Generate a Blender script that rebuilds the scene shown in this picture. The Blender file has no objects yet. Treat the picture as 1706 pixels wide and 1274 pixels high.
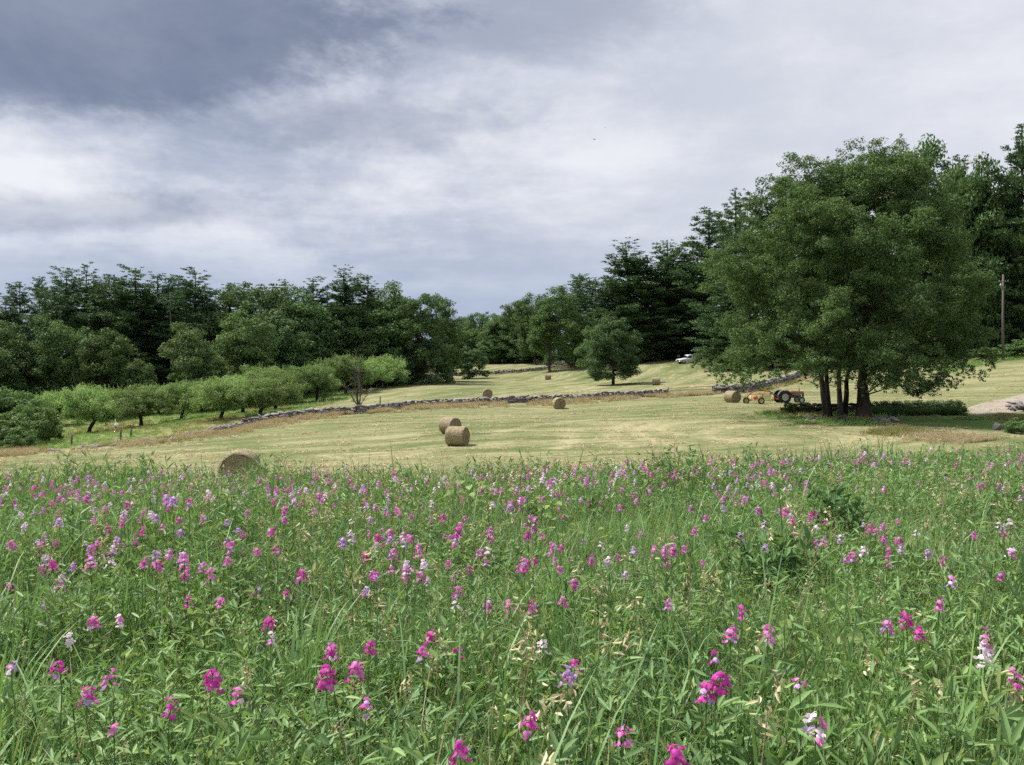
import bpy, math, random
import numpy as np
from mathutils import Vector, Matrix, Euler

sc = bpy.context.scene
C = sc.collection
rng = np.random.default_rng(11)
random.seed(11)
R = math.radians

# ------------------------------------------------------------------ camera
F, EYE = 1289.0, 1.6                      # focal length in photo pixels (1706 wide), eye height above the ground
PITCH = math.atan(40 / F)                 # camera tipped slightly downwards
cd = bpy.data.cameras.new('camera')
cd.sensor_width = 36.0
cd.lens = 36.0 * F / 1706.0
cd.clip_start, cd.clip_end = 0.05, 9000.0
cam = bpy.data.objects.new('camera', cd)
cam.location = (0, 0, EYE)
cam.rotation_euler = (math.pi / 2 - PITCH, 0, 0)
C.objects.link(cam)
sc.camera = cam

# ------------------------------------------------------------------ render settings and exposure
sc.view_settings.view_transform = 'Standard'
sc.view_settings.look = 'None'
sc.view_settings.exposure = 0.6
sc.view_settings.gamma = 1.0
sc.render.engine = 'CYCLES'
sc.cycles.max_bounces = 5
sc.cycles.diffuse_bounces = 4
sc.cycles.glossy_bounces = 1
sc.cycles.transmission_bounces = 3
sc.cycles.volume_bounces = 0
sc.cycles.caustics_reflective = False
sc.cycles.caustics_refractive = False
sc.cycles.use_denoising = False
sc.cycles.use_adaptive_sampling = True
sc.cycles.adaptive_threshold = 0.03

# ------------------------------------------------------------------ sun and sky
SUN_EL, SUN_AZ = R(56), R(-62)            # azimuth from +Y (view direction) towards +X
sun_dir = Vector((math.sin(SUN_AZ) * math.cos(SUN_EL), math.cos(SUN_AZ) * math.cos(SUN_EL), math.sin(SUN_EL)))
sl = bpy.data.lights.new('sun', 'SUN')
sl.energy, sl.angle, sl.color = 5.0, R(7), (1.0, 0.96, 0.89)
so = bpy.data.objects.new('sun', sl)
so.rotation_euler = sun_dir.to_track_quat('Z', 'Y').to_euler()
so.location = (0, 0, 60)
C.objects.link(so)


class NT:
    """small helper for writing node trees"""
    def __init__(s, tree):
        s.t = tree; s.n = tree.nodes; s.l = tree.links

    def node(s, typ, **kw):
        n = s.n.new(typ)
        for k, v in kw.items():
            setattr(n, k, v)
        return n

    def set(s, sock, v):
        if isinstance(v, bpy.types.NodeSocket):
            s.l.new(v, sock)
        elif isinstance(v, (tuple, list)):
            sock.default_value = (*v, 1.0) if (sock.type == 'RGBA' and len(v) == 3) else v
        else:
            sock.default_value = v

    def m(s, op, a, b=0.0, c=None, clamp=False):
        n = s.node('ShaderNodeMath', operation=op, use_clamp=clamp)
        s.set(n.inputs[0], a); s.set(n.inputs[1], b)
        if c is not None:
            s.set(n.inputs[2], c)
        return n.outputs[0]

    def mix(s, f, a, b, blend='MIX'):
        n = s.node('ShaderNodeMix', data_type='RGBA', blend_type=blend)
        s.set(n.inputs[0], f); s.set(n.inputs[6], a); s.set(n.inputs[7], b)
        return n.outputs[2]

    def smooth(s, v, lo, hi):
        n = s.node('ShaderNodeMapRange', interpolation_type='SMOOTHSTEP')
        s.set(n.inputs[0], v); s.set(n.inputs[1], lo); s.set(n.inputs[2], hi)
        return n.outputs[0]

    def noise(s, vec, scale, detail=4.0, rough=0.55, dist=0.0, dim='3D'):
        n = s.node('ShaderNodeTexNoise', noise_dimensions=dim)
        if vec is not None:
            s.l.new(vec, n.inputs['Vector'])
        s.set(n.inputs['Scale'], scale); s.set(n.inputs['Detail'], detail)
        s.set(n.inputs['Roughness'], rough); s.set(n.inputs['Distortion'], dist)
        return n.outputs[0]

    def comb(s, x, y, z=0.0):
        n = s.node('ShaderNodeCombineXYZ')
        s.set(n.inputs[0], x); s.set(n.inputs[1], y); s.set(n.inputs[2], z)
        return n.outputs[0]

    def vmath(s, op, a, b):
        n = s.node('ShaderNodeVectorMath', operation=op)
        s.set(n.inputs[0], a); s.set(n.inputs[1], b)
        return n.outputs[0]


w = bpy.data.worlds.new('World')
sc.world = w
w.use_nodes = True
w.node_tree.nodes.clear()
N = NT(w.node_tree)
geo = N.node('ShaderNodeTexCoord')
sep = N.node('ShaderNodeSeparateXYZ')
N.l.new(geo.outputs['Generated'], sep.inputs[0])
dx, dy, dz = sep.outputs
zc = N.m('MAXIMUM', dz, 0.0)
zz = N.m('ADD', zc, 0.10)
px = N.m('DIVIDE', dx, zz)                # the cloud deck: a flat layer seen in perspective
py = N.m('DIVIDE', dy, zz)
deck = N.comb(px, py, 0.0)
warp = N.noise(deck, 0.9, 3.0)
deckw = N.comb(N.m('ADD', px, N.m('MULTIPLY', warp, 0.6)), N.m('ADD', py, N.m('MULTIPLY', warp, 0.5)), 0.3)
lump = N.noise(N.vmath('MULTIPLY', geo.outputs['Generated'], (3.1, 3.1, 5.4)), 1.0, 10.0, 0.63, 0.2)      # billows of the deck's underside
wisp = N.noise(N.vmath('MULTIPLY', geo.outputs['Generated'], (5.6, 5.6, 13.5)), 1.0, 9.0, 0.62, 0.2)
big = N.noise(N.vmath('MULTIPLY', deckw, (0.55, 0.90, 1.0)), 1.0, 6.0, 0.55)
# a heavy rain cloud, one dark mass of the deck
hx = N.m('MULTIPLY', N.m('ADD', px, 1.20), 0.66)
hy = N.m('MULTIPLY', N.m('SUBTRACT', py, 1.78), 1.25)
dist = N.m('SQRT', N.m('ADD', N.m('MULTIPLY', hx, hx), N.m('MULTIPLY', hy, hy)))
edge = N.m('ADD', dist, N.m('MULTIPLY', N.m('SUBTRACT', lump, 0.5), 1.15))
edge = N.m('ADD', edge, N.m('MULTIPLY', N.m('SUBTRACT', wisp, 0.5), 0.45))
heavy = N.m('SUBTRACT', 1.0, N.smooth(edge, 0.46, 0.82))


def bank(cx_, cy_, sx_, sy_, amt):
    """a smaller grey bank beside it"""
    bx_, by_ = N.m('MULTIPLY', N.m('SUBTRACT', px, cx_), sx_), N.m('MULTIPLY', N.m('SUBTRACT', py, cy_), sy_)
    q = N.m('ADD', N.m('SQRT', N.m('ADD', N.m('MULTIPLY', bx_, bx_), N.m('MULTIPLY', by_, by_))), N.m('MULTIPLY', N.m('SUBTRACT', N.m('ADD', N.m('MULTIPLY', lump, 0.6), N.m('MULTIPLY', wisp, 0.4)), 0.5), 2.2))
    return N.m('MULTIPLY', N.m('SUBTRACT', 1.0, N.smooth(q, 0.35, 1.05)), amt)


heavy = N.m('MAXIMUM', heavy, bank(-0.45, 2.45, 1.5, 3.0, 0.42))
heavy = N.m('MAXIMUM', heavy, bank(-0.15, 1.80, 1.8, 2.6, 0.38))
heavy = N.m('MAXIMUM', heavy, bank(-1.9, 3.3, 1.0, 2.6, 0.35))
mixn = N.m('ADD', N.m('ADD', N.m('MULTIPLY', big, 0.38), N.m('MULTIPLY', lump, 0.38)), N.m('MULTIPLY', wisp, 0.24))
bright = N.smooth(mixn, 0.41, 0.60)
side = N.smooth(dx, -0.30, 0.42)          # thinner, paler cloud towards the east
bright = N.m('ADD', N.m('MULTIPLY', bright, N.m('SUBTRACT', 1.0, N.m('MULTIPLY', side, 0.62))), N.m('MULTIPLY', side, 0.54), clamp=True)
cloud = N.mix(bright, (0.415, 0.465, 0.590), (0.880, 0.888, 0.935))
low = N.smooth(dz, 0.03, 0.19)            # the deck thins into blue-grey air low down
cloud = N.mix(low, (0.395, 0.475, 0.640), cloud)
cloud = N.mix(N.m('MULTIPLY', heavy, 0.92), cloud, N.mix(N.smooth(lump, 0.3, 0.7), (0.145, 0.182, 0.275), (0.230, 0.272, 0.385)))
sky = N.node('ShaderNodeTexSky', sky_type='NISHITA')
sky.sun_disc = False
sky.sun_elevation = SUN_EL
sky.sun_rotation = SUN_AZ
b1 = N.node('ShaderNodeBackground'); N.l.new(sky.outputs[0], b1.inputs[0]); b1.inputs[1].default_value = 0.07
b2 = N.node('ShaderNodeBackground'); N.l.new(cloud, b2.inputs[0]); b2.inputs[1].default_value = 0.68
mx = N.node('ShaderNodeMixShader'); mx.inputs[0].default_value = 0.93
N.l.new(b1.outputs[0], mx.inputs[1]); N.l.new(b2.outputs[0], mx.inputs[2])
wo = N.node('ShaderNodeOutputWorld'); N.l.new(mx.outputs[0], wo.inputs[0])


# ------------------------------------------------------------------ measuring: a photo pixel at a known distance is a point of the place
def ray(u, v):
    x, z = (u - 853) / F, (637 - v) / F
    y2 = math.cos(PITCH) + math.sin(PITCH) * z
    z2 = -math.sin(PITCH) + math.cos(PITCH) * z
    return x / y2, z2 / y2


def at(u, v, d):
    a, b = ray(u, v)
    return (a * d, d, EYE + b * d)


# ------------------------------------------------------------------ the lie of the land
ctrl = [(0, -30, 0.9), (-30, -20, 0.2), (30, -20, 1.2), (0, 0, 0.0), (-6, 0, -0.05), (6, 0, 0.05), (0, 4, -0.2),
        (-9.3, 14, -1.15), (0, 14, -0.95), (9.3, 14, -0.62), (-5, 7, -0.45), (5, 7, -0.3), (14, 20, -1.40), (24, 30, -2.5),
        (-14, 20, -1.9), (-24, 20, -2.4), (0, 20, -1.65), (6, 30, -2.7)]
ctrl += [at(*c) for c in [
    (400, 811, 26), (300, 806, 30), (150, 800, 33), (762, 742, 51), (750, 722, 57), (931, 681, 88), (1220, 671, 80), (1093, 641, 122), (913, 633, 172),
    (748, 635, 168), (812, 662, 106), (1320, 671, 84), (1265, 673, 82), (1437, 697, 62), (1380, 692, 64), (1560, 708, 53),
    (1600, 735, 44), (1650, 676, 75), (1706, 660, 86), (1640, 645, 98), (1690, 589, 121), (1600, 604, 123), (1500, 613, 130), (1500, 645, 104), (1700, 572, 160),
    (1335, 628, 117), (1235, 653, 97), (1110, 660, 96), (1000, 664, 95), (870, 670, 93), (700, 678, 88), (600, 688, 83),
    (500, 696, 78), (430, 707, 74), (370, 720, 70), (200, 742, 64), (0, 758, 58), (200, 768, 48), (50, 778, 43),
    (145, 722, 85), (232, 712, 88), (365, 700, 80), (430, 690, 86), (290, 696, 100), (455, 681, 105), (480, 667, 125),
    (640, 650, 130), (850, 643, 145), (760, 627, 208), (900, 617, 202), (950, 611, 196), (850, 603, 262), (720, 606, 250),
    (1140, 601, 176), (1100, 617, 160), (1020, 641, 130), (100, 690, 125), (300, 670, 130), (500, 650, 150), (650, 638, 165),
    (0, 700, 110), (-200, 715, 100), (1250, 600, 165), (1400, 598, 165), (1550, 588, 160), (1900, 632, 95), (1850, 560, 160)]]
ctrl += [(-320, 330, -2.0), (-60, 420, 2.0), (220, 380, 6.0), (-330, 60, -6.0), (340, 120, 6.0), (0, 800, 6.0), (-700, 600, 0.0),
         (700, 600, 8.0), (-700, -100, 0.0), (700, -100, 4.0), (0, -400, 4.0)]
ctrl = np.array(ctrl)


def _tps(r2):
    return 0.5 * r2 * np.log(r2 + 1e-9)


def _solve():
    P = ctrl[:, :2] / 100.0
    n = len(P)
    r2 = ((P[:, None] - P[None]) ** 2).sum(-1)
    K = _tps(r2) + np.eye(n) * 4e-4
    A = np.zeros((n + 3, n + 3))
    A[:n, :n] = K
    A[:n, n] = 1; A[:n, n + 1:] = P
    A[n, :n] = 1; A[n + 1:, :n] = P.T
    return P, np.linalg.solve(A, np.r_[ctrl[:, 2], 0, 0, 0])


_P, _W = _solve()


def hgt(x, y):
    x = np.atleast_1d(np.asarray(x, float)); y = np.atleast_1d(np.asarray(y, float))
    rr = np.hypot(x, y)
    k = np.where(rr > 650, 650 / np.maximum(rr, 1), 1.0)
    xs, ys = x * k / 100.0, y * k / 100.0
    out = np.empty(len(x))
    for i in range(0, len(x), 20000):
        r2 = (xs[i:i + 20000, None] - _P[None, :, 0]) ** 2 + (ys[i:i + 20000, None] - _P[None, :, 1]) ** 2
        out[i:i + 20000] = _tps(r2) @ _W[:-3] + _W[-3] + _W[-2] * xs[i:i + 20000] + _W[-1] * ys[i:i + 20000]
    out += 0.03 * np.sin(x * 0.9 + 1.3 * np.sin(y * 0.23)) * np.sin(y * 0.7 + np.sin(x * 0.31)) * np.clip((y - 3) / 15, 0, 1)
    return out


def h1(x, y):
    return float(hgt(x, y)[0])


def on(u, v, d):
    """the ground under a photo column at distance d"""
    p = at(u, v, d)
    return Vector((p[0], p[1], h1(p[0], p[1])))


def dist_poly(x, y, pts, closed=False):
    pts = np.asarray(pts, float)[:, :2]
    d = np.full(len(x), 1e9)
    m = len(pts) if closed else len(pts) - 1
    for i in range(m):
        a, b = pts[i], pts[(i + 1) % len(pts)]
        ab = b - a
        t = np.clip(((x - a[0]) * ab[0] + (y - a[1]) * ab[1]) / max(ab @ ab, 1e-9), 0, 1)
        d = np.minimum(d, np.hypot(x - a[0] - t * ab[0], y - a[1] - t * ab[1]))
    return d


def in_poly(x, y, pts):
    pts = np.asarray(pts, float)[:, :2]
    c = np.zeros(len(x), bool)
    j = len(pts) - 1
    for i in range(len(pts)):
        xi, yi, xj, yj = *pts[i], *pts[j]
        if yi != yj:
            c ^= ((yi > y) != (yj > y)) & (x < (xj - xi) * (y - yi) / (yj - yi) + xi)
        j = i
    return c


def mask(x, y, pts, soft):
    """1 inside a closed outline, 0 outside, soft metres of blend"""
    d = dist_poly(x, y, pts, True)
    s = np.where(in_poly(x, y, pts), d, -d)
    t = np.clip(0.5 + s / (2 * soft), 0, 1)
    return t * t * (3 - 2 * t)


def smoothpath(pts, step):
    """dense points along a polyline of (x, y), rounded by a Catmull-Rom spline"""
    p = np.asarray(pts, float)[:, :2]
    p = np.vstack([2 * p[0] - p[1], p, 2 * p[-1] - p[-2]])
    out = []
    for i in range(1, len(p) - 2):
        n = max(2, int(np.linalg.norm(p[i + 1] - p[i]) / step))
        for k in range(n):
            t = k / n
            out.append(0.5 * (2 * p[i] + (p[i + 1] - p[i - 1]) * t + (2 * p[i - 1] - 5 * p[i] + 4 * p[i + 1] - p[i + 2]) * t * t
                              + (-p[i - 1] + 3 * p[i] - 3 * p[i + 1] + p[i + 2]) * t ** 3))
    out.append(p[-2])
    return np.array(out)


WALL_A = [at(*c) for c in [(-150, 772, 52), (0, 758, 58), (100, 750, 61), (200, 742, 64), (300, 731, 67), (370, 720, 70), (430, 707, 74),
                           (500, 696, 78), (600, 688, 83), (700, 678, 88), (800, 672, 91), (870, 670, 93), (930, 666, 94), (1000, 664, 95),
                           (1060, 662, 96), (1112, 660, 97)]]
WALL_B = [at(*c) for c in [(1190, 656, 97), (1235, 653, 97), (1290, 641, 106), (1335, 628, 117), (1375, 618, 128)]]
WALL_C = [at(*c) for c in [(640, 634, 205), (700, 630, 207), (760, 627, 208), (843, 621, 205), (908, 615, 201), (960, 610, 196)]]
FENCE = [at(*c) for c in [(513, 682, 92), (530, 677, 97), (544, 673, 102), (558, 669, 107), (618, 648, 128), (627, 645, 133), (637, 642, 139),
                          (646, 639, 146), (656, 637, 153), (666, 635, 160)]]
MEADOW = [(-40, -6), (-26, 12), (-15, 15.5), (-9, 15.8), (-4, 15.2), (0, 14.8), (5, 15.0), (9, 15.8), (13, 17.2), (17, 18.6), (22, 19), (30, 17), (40, 8), (40, -6)]
ORCHARD = [p[:2] for p in WALL_A[:8]] + [p[:2] for p in FENCE] + [(-60, 190), (-220, 200), (-260, 60)]
LAWN = [at(*c)[:2] for c in [(1455, 706, 57), (1475, 694, 63), (1612, 692, 63), (1640, 697, 61), (1720, 702, 57), (1725, 730, 47), (1660, 726, 49), (1590, 720, 51), (1500, 713, 54)]]


# ------------------------------------------------------------------ building helpers
def tag(o, label=None, cat=None, group=None, kind=None):
    if label: o['label'] = label
    if cat: o['category'] = cat
    if group: o['group'] = group
    if kind: o['kind'] = kind
    return o


def empty(name, loc=(0, 0, 0), rz=0.0):
    o = bpy.data.objects.new(name, None)
    o.empty_display_size = 0.2
    o.location = loc
    o.rotation_euler = (0, 0, rz)
    C.objects.link(o)
    return o


def link(name, me, parent=None, loc=None, rot=None, scale=None):
    o = bpy.data.objects.new(name, me)
    C.objects.link(o)
    if parent is not None: o.parent = parent
    if loc is not None: o.location = loc
    if rot is not None: o.rotation_euler = rot
    if scale is not None: o.scale = scale
    return o


def np_mesh(name, V, faces, mat=None, smooth=False, mat_index=None):
    """faces: an (m, k) array or a list of such arrays"""
    if not isinstance(faces, list): faces = [faces]
    faces = [np.asarray(f, np.int32) for f in faces if len(f)]
    me = bpy.data.meshes.new(name)
    V = np.ascontiguousarray(V, np.float32)
    me.vertices.add(len(V))
    me.vertices.foreach_set('co', V.ravel())
    tot = np.concatenate([np.full(len(f), f.shape[1], np.int32) for f in faces])
    idx = np.concatenate([f.ravel() for f in faces])
    me.loops.add(len(idx))
    me.loops.foreach_set('vertex_index', idx)
    me.polygons.add(len(tot))
    me.polygons.foreach_set('loop_start', np.concatenate([[0], np.cumsum(tot)[:-1]]).astype(np.int32))
    if smooth:
        me.polygons.foreach_set('use_smooth', np.ones(len(tot), bool))
    mats = mat if isinstance(mat, (list, tuple)) else [mat]
    for mm in mats:
        if mm is not None: me.materials.append(mm)
    if mat_index is not None:
        me.polygons.foreach_set('material_index', np.asarray(mat_index, np.int32))
    me.update(calc_edges=True)
    return me


class MB:
    """collects boxes, tubes, lathes and free faces into one mesh"""
    def __init__(s):
        s.v, s.f, s.n = [], {}, 0

    def add(s, V, faces):
        V = np.asarray(V, float)
        for f in (faces if isinstance(faces, list) else [faces]):
            f = np.asarray(f, int)
            s.f.setdefault(f.shape[1], []).append(f + s.n)
        s.v.append(V); s.n += len(V)
        return s

    def box(s, c, size, rot=(0, 0, 0), taper=1.0, bev=0.0):
        hx_, hy_, hz_ = np.array(size) / 2.0
        if bev <= 0:
            V = np.array([(-hx_, -hy_, -hz_), (hx_, -hy_, -hz_), (hx_, hy_, -hz_), (-hx_, hy_, -hz_),
                          (-hx_ * taper, -hy_ * taper, hz_), (hx_ * taper, -hy_ * taper, hz_), (hx_ * taper, hy_ * taper, hz_), (-hx_ * taper, hy_ * taper, hz_)])
            Fq = [(0, 3, 2, 1), (4, 5, 6, 7), (0, 1, 5, 4), (1, 2, 6, 5), (2, 3, 7, 6), (3, 0, 4, 7)]
        else:
            b = min(bev, hx_ * .9, hy_ * .9, hz_ * .9)
            V = []
            for z, k in ((-hz_, 1), (-hz_ + b, 0), (hz_ - b, 0), (hz_, 1)):
                tp = taper if z > 0 else 1.0
                ax, ay = hx_ - b * k, hy_ - b * k
                for (sx, sy) in ((1, -1), (1, 1), (-1, 1), (-1, -1)):
                    if sx * sy < 0:
                        V += [(sx * (ax - b) * tp, sy * ay * tp, z), (sx * ax * tp, sy * (ay - b) * tp, z)]
                    else:
                        V += [(sx * ax * tp, sy * (ay - b) * tp, z), (sx * (ax - b) * tp, sy * ay * tp, z)]
            V = np.array(V)
            Fq = [(r * 8 + i, r * 8 + (i + 1) % 8, r * 8 + 8 + (i + 1) % 8, r * 8 + 8 + i) for r in range(3) for i in range(8)]
            cap = [np.array([[7, 6, 5, 4, 3, 2, 1, 0]]), np.array([[24, 25, 26, 27, 28, 29, 30, 31]])]
            M = np.array(Euler(rot).to_matrix())
            return s.add(V @ M.T + np.array(c), [np.array(Fq)] + cap)
        M = np.array(Euler(rot).to_matrix())
        return s.add(V @ M.T + np.array(c), np.array(Fq))

    def tube(s, pts, rad, n=6, cap=True):
        pts = np.asarray(pts, float)
        rad = np.broadcast_to(np.asarray(rad, float), (len(pts),))
        T = np.gradient(pts, axis=0)
        T /= np.linalg.norm(T, axis=1)[:, None] + 1e-12
        ref = np.array((0, 0, 1.0)) if abs(T[0][2]) < 0.9 else np.array((1.0, 0, 0))
        A = np.cross(T, ref); A /= np.linalg.norm(A, axis=1)[:, None] + 1e-12
        B = np.cross(T, A)
        th = np.arange(n) / n * 2 * math.pi
        V = (pts[:, None] + rad[:, None, None] * (np.cos(th)[None, :, None] * A[:, None] + np.sin(th)[None, :, None] * B[:, None])).reshape(-1, 3)
        k = np.arange(len(pts) - 1)[:, None] * n
        i = np.arange(n)[None]
        Fq = np.stack([k + i, k + (i + 1) % n, k + n + (i + 1) % n, k + n + i], -1).reshape(-1, 4)
        fs = [Fq]
        if cap:
            fs.append(np.array([np.arange(n)[::-1]])); fs.append(np.array([np.arange(n) + (len(pts) - 1) * n]))
        return s.add(V, fs)

    def lathe(s, prof, n=20, c=(0, 0, 0), axis='Y'):
        """prof: (radius, along) pairs"""
        prof = np.asarray(prof, float)
        th = np.arange(n) / n * 2 * math.pi
        r, a = prof[:, 0][:, None], prof[:, 1][:, None] + 0 * th[None]
        p, q = r * np.cos(th)[None], r * np.sin(th)[None]
        V = {'Y': np.stack([p, a, q], -1), 'X': np.stack([a, p, q], -1), 'Z': np.stack([p, q, a], -1)}[axis].reshape(-1, 3)
        k = np.arange(len(prof) - 1)[:, None] * n
        i = np.arange(n)[None]
        Fq = np.stack([k + i, k + (i + 1) % n, k + n + (i + 1) % n, k + n + i], -1).reshape(-1, 4)
        return s.add(V + np.array(c), Fq)

    def prism(s, outline, y0, y1):
        """an outline in (x, z) pushed from y0 to y1"""
        n = len(outline)
        V = [(x, y0, z) for x, z in outline] + [(x, y1, z) for x, z in outline]
        Fq = [(i, (i + 1) % n, n + (i + 1) % n, n + i) for i in range(n)]
        return s.add(V, [np.array(Fq), np.array([np.arange(n)[::-1]]), np.array([np.arange(n) + n])])

    def mesh(s, name, mat, smooth=False):
        return np_mesh(name, np.vstack(s.v), [np.vstack(f) for f in s.f.values()], mat, smooth)

    def build(s, name, mat, parent=None, smooth=False, loc=None, rot=None):
        return link(name, s.mesh(name, mat, smooth), parent, loc, rot)


def unit(a):
    return a / (np.linalg.norm(a, axis=-1, keepdims=True) + 1e-12)


def rand_dir(n):
    return unit(rng.normal(size=(n, 3)))


def leaf_cards(P, D, Nn, L, Wd, fold=0.2):
    """one folded four-cornered leaf per point"""
    n = len(P)
    D = unit(D); S = unit(np.cross(Nn, D)); U = np.cross(D, S)
    L = np.broadcast_to(L, (n,))[:, None]; Wd = np.broadcast_to(Wd, (n,))[:, None]
    V = np.empty((n, 4, 3))
    V[:, 0] = P - D * L * .5
    V[:, 1] = P + S * Wd * .5 - D * L * .05 + U * Wd * fold
    V[:, 2] = P + D * L * .5
    V[:, 3] = P - S * Wd * .5 - D * L * .05 + U * Wd * fold
    return V.reshape(-1, 3), np.arange(n * 4).reshape(n, 4)


# ------------------------------------------------------------------ materials
def material(name, rough=0.8, spec=0.2):
    m = bpy.data.materials.new(name)
    m.use_nodes = True
    m.node_tree.nodes.clear()
    n = NT(m.node_tree)
    out = n.node('ShaderNodeOutputMaterial')
    p = n.node('ShaderNodeBsdfPrincipled')
    p.inputs['Roughness'].default_value = rough
    p.inputs['Specular IOR Level'].default_value = spec
    n.l.new(p.outputs[0], out.inputs[0])
    return m, n, p, out


def flat_mat(name, col, rough=0.6, spec=0.3, metal=0.0, var=0.15, scale=6.0, bump=0.0, dirt=None):
    m, n, p, out = material(name, rough, spec)
    tc = n.node('ShaderNodeTexCoord').outputs['Object']
    nz = n.noise(tc, scale, 6.0, 0.6)
    dark = tuple(c * (1 - var) for c in col); lite = tuple(min(1, c * (1 + var)) for c in col)
    c = n.mix(n.smooth(nz, 0.3, 0.7), dark, lite)
    if dirt:
        c = n.mix(n.smooth(n.noise(tc, scale * 0.6, 8.0, 0.7), 0.48, 0.68), c, dirt)
    n.set(p.inputs['Base Color'], c)
    p.inputs['Metallic'].default_value = metal
    if bump:
        b = n.node('ShaderNodeBump'); b.inputs['Strength'].default_value = bump; b.inputs['Distance'].default_value = 0.02
        n.l.new(n.noise(tc, scale * 3, 6.0, 0.6), b.inputs['Height']); n.l.new(b.outputs[0], p.inputs['Normal'])
    return m


def leaf_mat(name, a, b, c=None, trans=0.30, rough=0.6, spec=0.10, objvar=0.35, patch=0.0, pscale=0.5, tint=(1.2, 1.2, 0.75)):
    """a and b: the two ends of the leaf to leaf variation; c: an odd leaf's colour"""
    m, n, p, out = material(name, rough, spec)
    g = n.node('ShaderNodeNewGeometry')
    oi = n.node('ShaderNodeObjectInfo')
    col = n.mix(g.outputs['Random Per Island'], a, b)
    if c is not None:
        r2 = n.m('FRACT', n.m('MULTIPLY', g.outputs['Random Per Island'], 37.7))
        col = n.mix(n.m('GREATER_THAN', r2, 0.93), col, c)
    if patch:
        nz = n.noise(g.outputs['Position'], pscale, 3.0)
        col = n.mix(n.m('MULTIPLY', n.smooth(nz, 0.40, 0.66), patch), col, tuple(min(1, (x + y) * .5 * k) for x, y, k in zip(a, b, (1.55, 1.45, 1.25))))
    hs = n.node('ShaderNodeHueSaturation')
    n.set(hs.inputs['Hue'], n.m('ADD', 0.5, n.m('MULTIPLY', n.m('SUBTRACT', oi.outputs['Random'], 0.5), 0.022 * min(1.0, objvar / 0.35))))
    n.set(hs.inputs['Value'], n.m('ADD', 1.0 - objvar / 2, n.m('MULTIPLY', n.m('FRACT', n.m('MULTIPLY', oi.outputs['Random'], 13.3)), objvar)))
    n.set(hs.inputs['Saturation'], 0.97)
    n.set(hs.inputs['Color'], col)
    col = hs.outputs[0]
    n.set(p.inputs['Base Color'], col)
    t = n.node('ShaderNodeBsdfTranslucent')
    n.set(t.inputs[0], n.mix(1.0, col, tint, 'MULTIPLY'))
    mxs = n.node('ShaderNodeMixShader'); mxs.inputs[0].default_value = trans
    n.l.new(p.outputs[0], mxs.inputs[1]); n.l.new(t.outputs[0], mxs.inputs[2]); n.l.new(mxs.outputs[0], out.inputs[0])
    return m


def bark_mat(name, col, col2, scale=3.0):
    m, n, p, out = material(name, 0.9, 0.1)
    tc = n.node('ShaderNodeTexCoord').outputs['Object']
    st = n.vmath('MULTIPLY', tc, (1.0, 1.0, 0.22))
    nz = n.noise(st, scale, 7.0, 0.65)
    n.set(p.inputs['Base Color'], n.mix(n.smooth(nz, 0.35, 0.65), col, col2))
    b = n.node('ShaderNodeBump'); b.inputs['Strength'].default_value = 0.7; b.inputs['Distance'].default_value = 0.06
    n.l.new(nz, b.inputs['Height']); n.l.new(b.outputs[0], p.inputs['Normal'])
    return m


M_BARK = bark_mat('bark grey brown', (0.045, 0.035, 0.028), (0.13, 0.11, 0.09))
M_BARK_DARK = bark_mat('bark dark', (0.02, 0.016, 0.013), (0.07, 0.058, 0.048))
M_BIRCH = bark_mat('bark birch white', (0.25, 0.23, 0.21), (0.62, 0.60, 0.56), 1.2)
M_DEAD = bark_mat('bark dead grey', (0.060, 0.053, 0.048), (0.16, 0.145, 0.13))
M_LEAF = {
    'big': leaf_mat('foliage big tree', (0.038, 0.092, 0.038), (0.135, 0.208, 0.074), (0.17, 0.23, 0.09), trans=0.28, patch=0.3, pscale=0.35, objvar=0.05),
    'oak': leaf_mat('foliage broadleaf dark', (0.052, 0.110, 0.042), (0.116, 0.190, 0.066), (0.16, 0.23, 0.09), trans=0.22, patch=0.25, pscale=0.25),
    'maple': leaf_mat('foliage broadleaf', (0.056, 0.115, 0.040), (0.118, 0.192, 0.064), (0.17, 0.23, 0.09), trans=0.25, patch=0.3, pscale=0.25),
    'pine': leaf_mat('needles pine', (0.056, 0.116, 0.056), (0.122, 0.200, 0.086), (0.16, 0.23, 0.10), trans=0.10, objvar=0.30),
    'apple': leaf_mat('foliage apple', (0.130, 0.225, 0.080), (0.255, 0.370, 0.140), (0.33, 0.43, 0.18), trans=0.36, objvar=0.55),
    'willow': leaf_mat('foliage round tree', (0.050, 0.104, 0.042), (0.100, 0.165, 0.064), (0.14, 0.19, 0.08), trans=0.25),
    'shrub': leaf_mat('foliage shrub', (0.068, 0.135, 0.046), (0.145, 0.230, 0.080), (0.20, 0.28, 0.10), trans=0.3),
}


# ------------------------------------------------------------------ the ground: one sheet to the horizon
def axis(lo, hi, fine_lo, fine_hi, step, far_lo, far_hi, n):
    mid = np.arange(fine_lo, fine_hi + 1e-6, step)
    k = np.linspace(0, 1, n + 1)[1:]
    up = fine_hi + (far_hi - fine_hi) * (k ** 3.0) + step * np.arange(1, n + 1) * 0.5
    dn = fine_lo - (fine_lo - far_lo) * (k ** 3.0) - step * np.arange(1, n + 1) * 0.5
    return np.r_[dn[::-1], mid, up]


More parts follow.
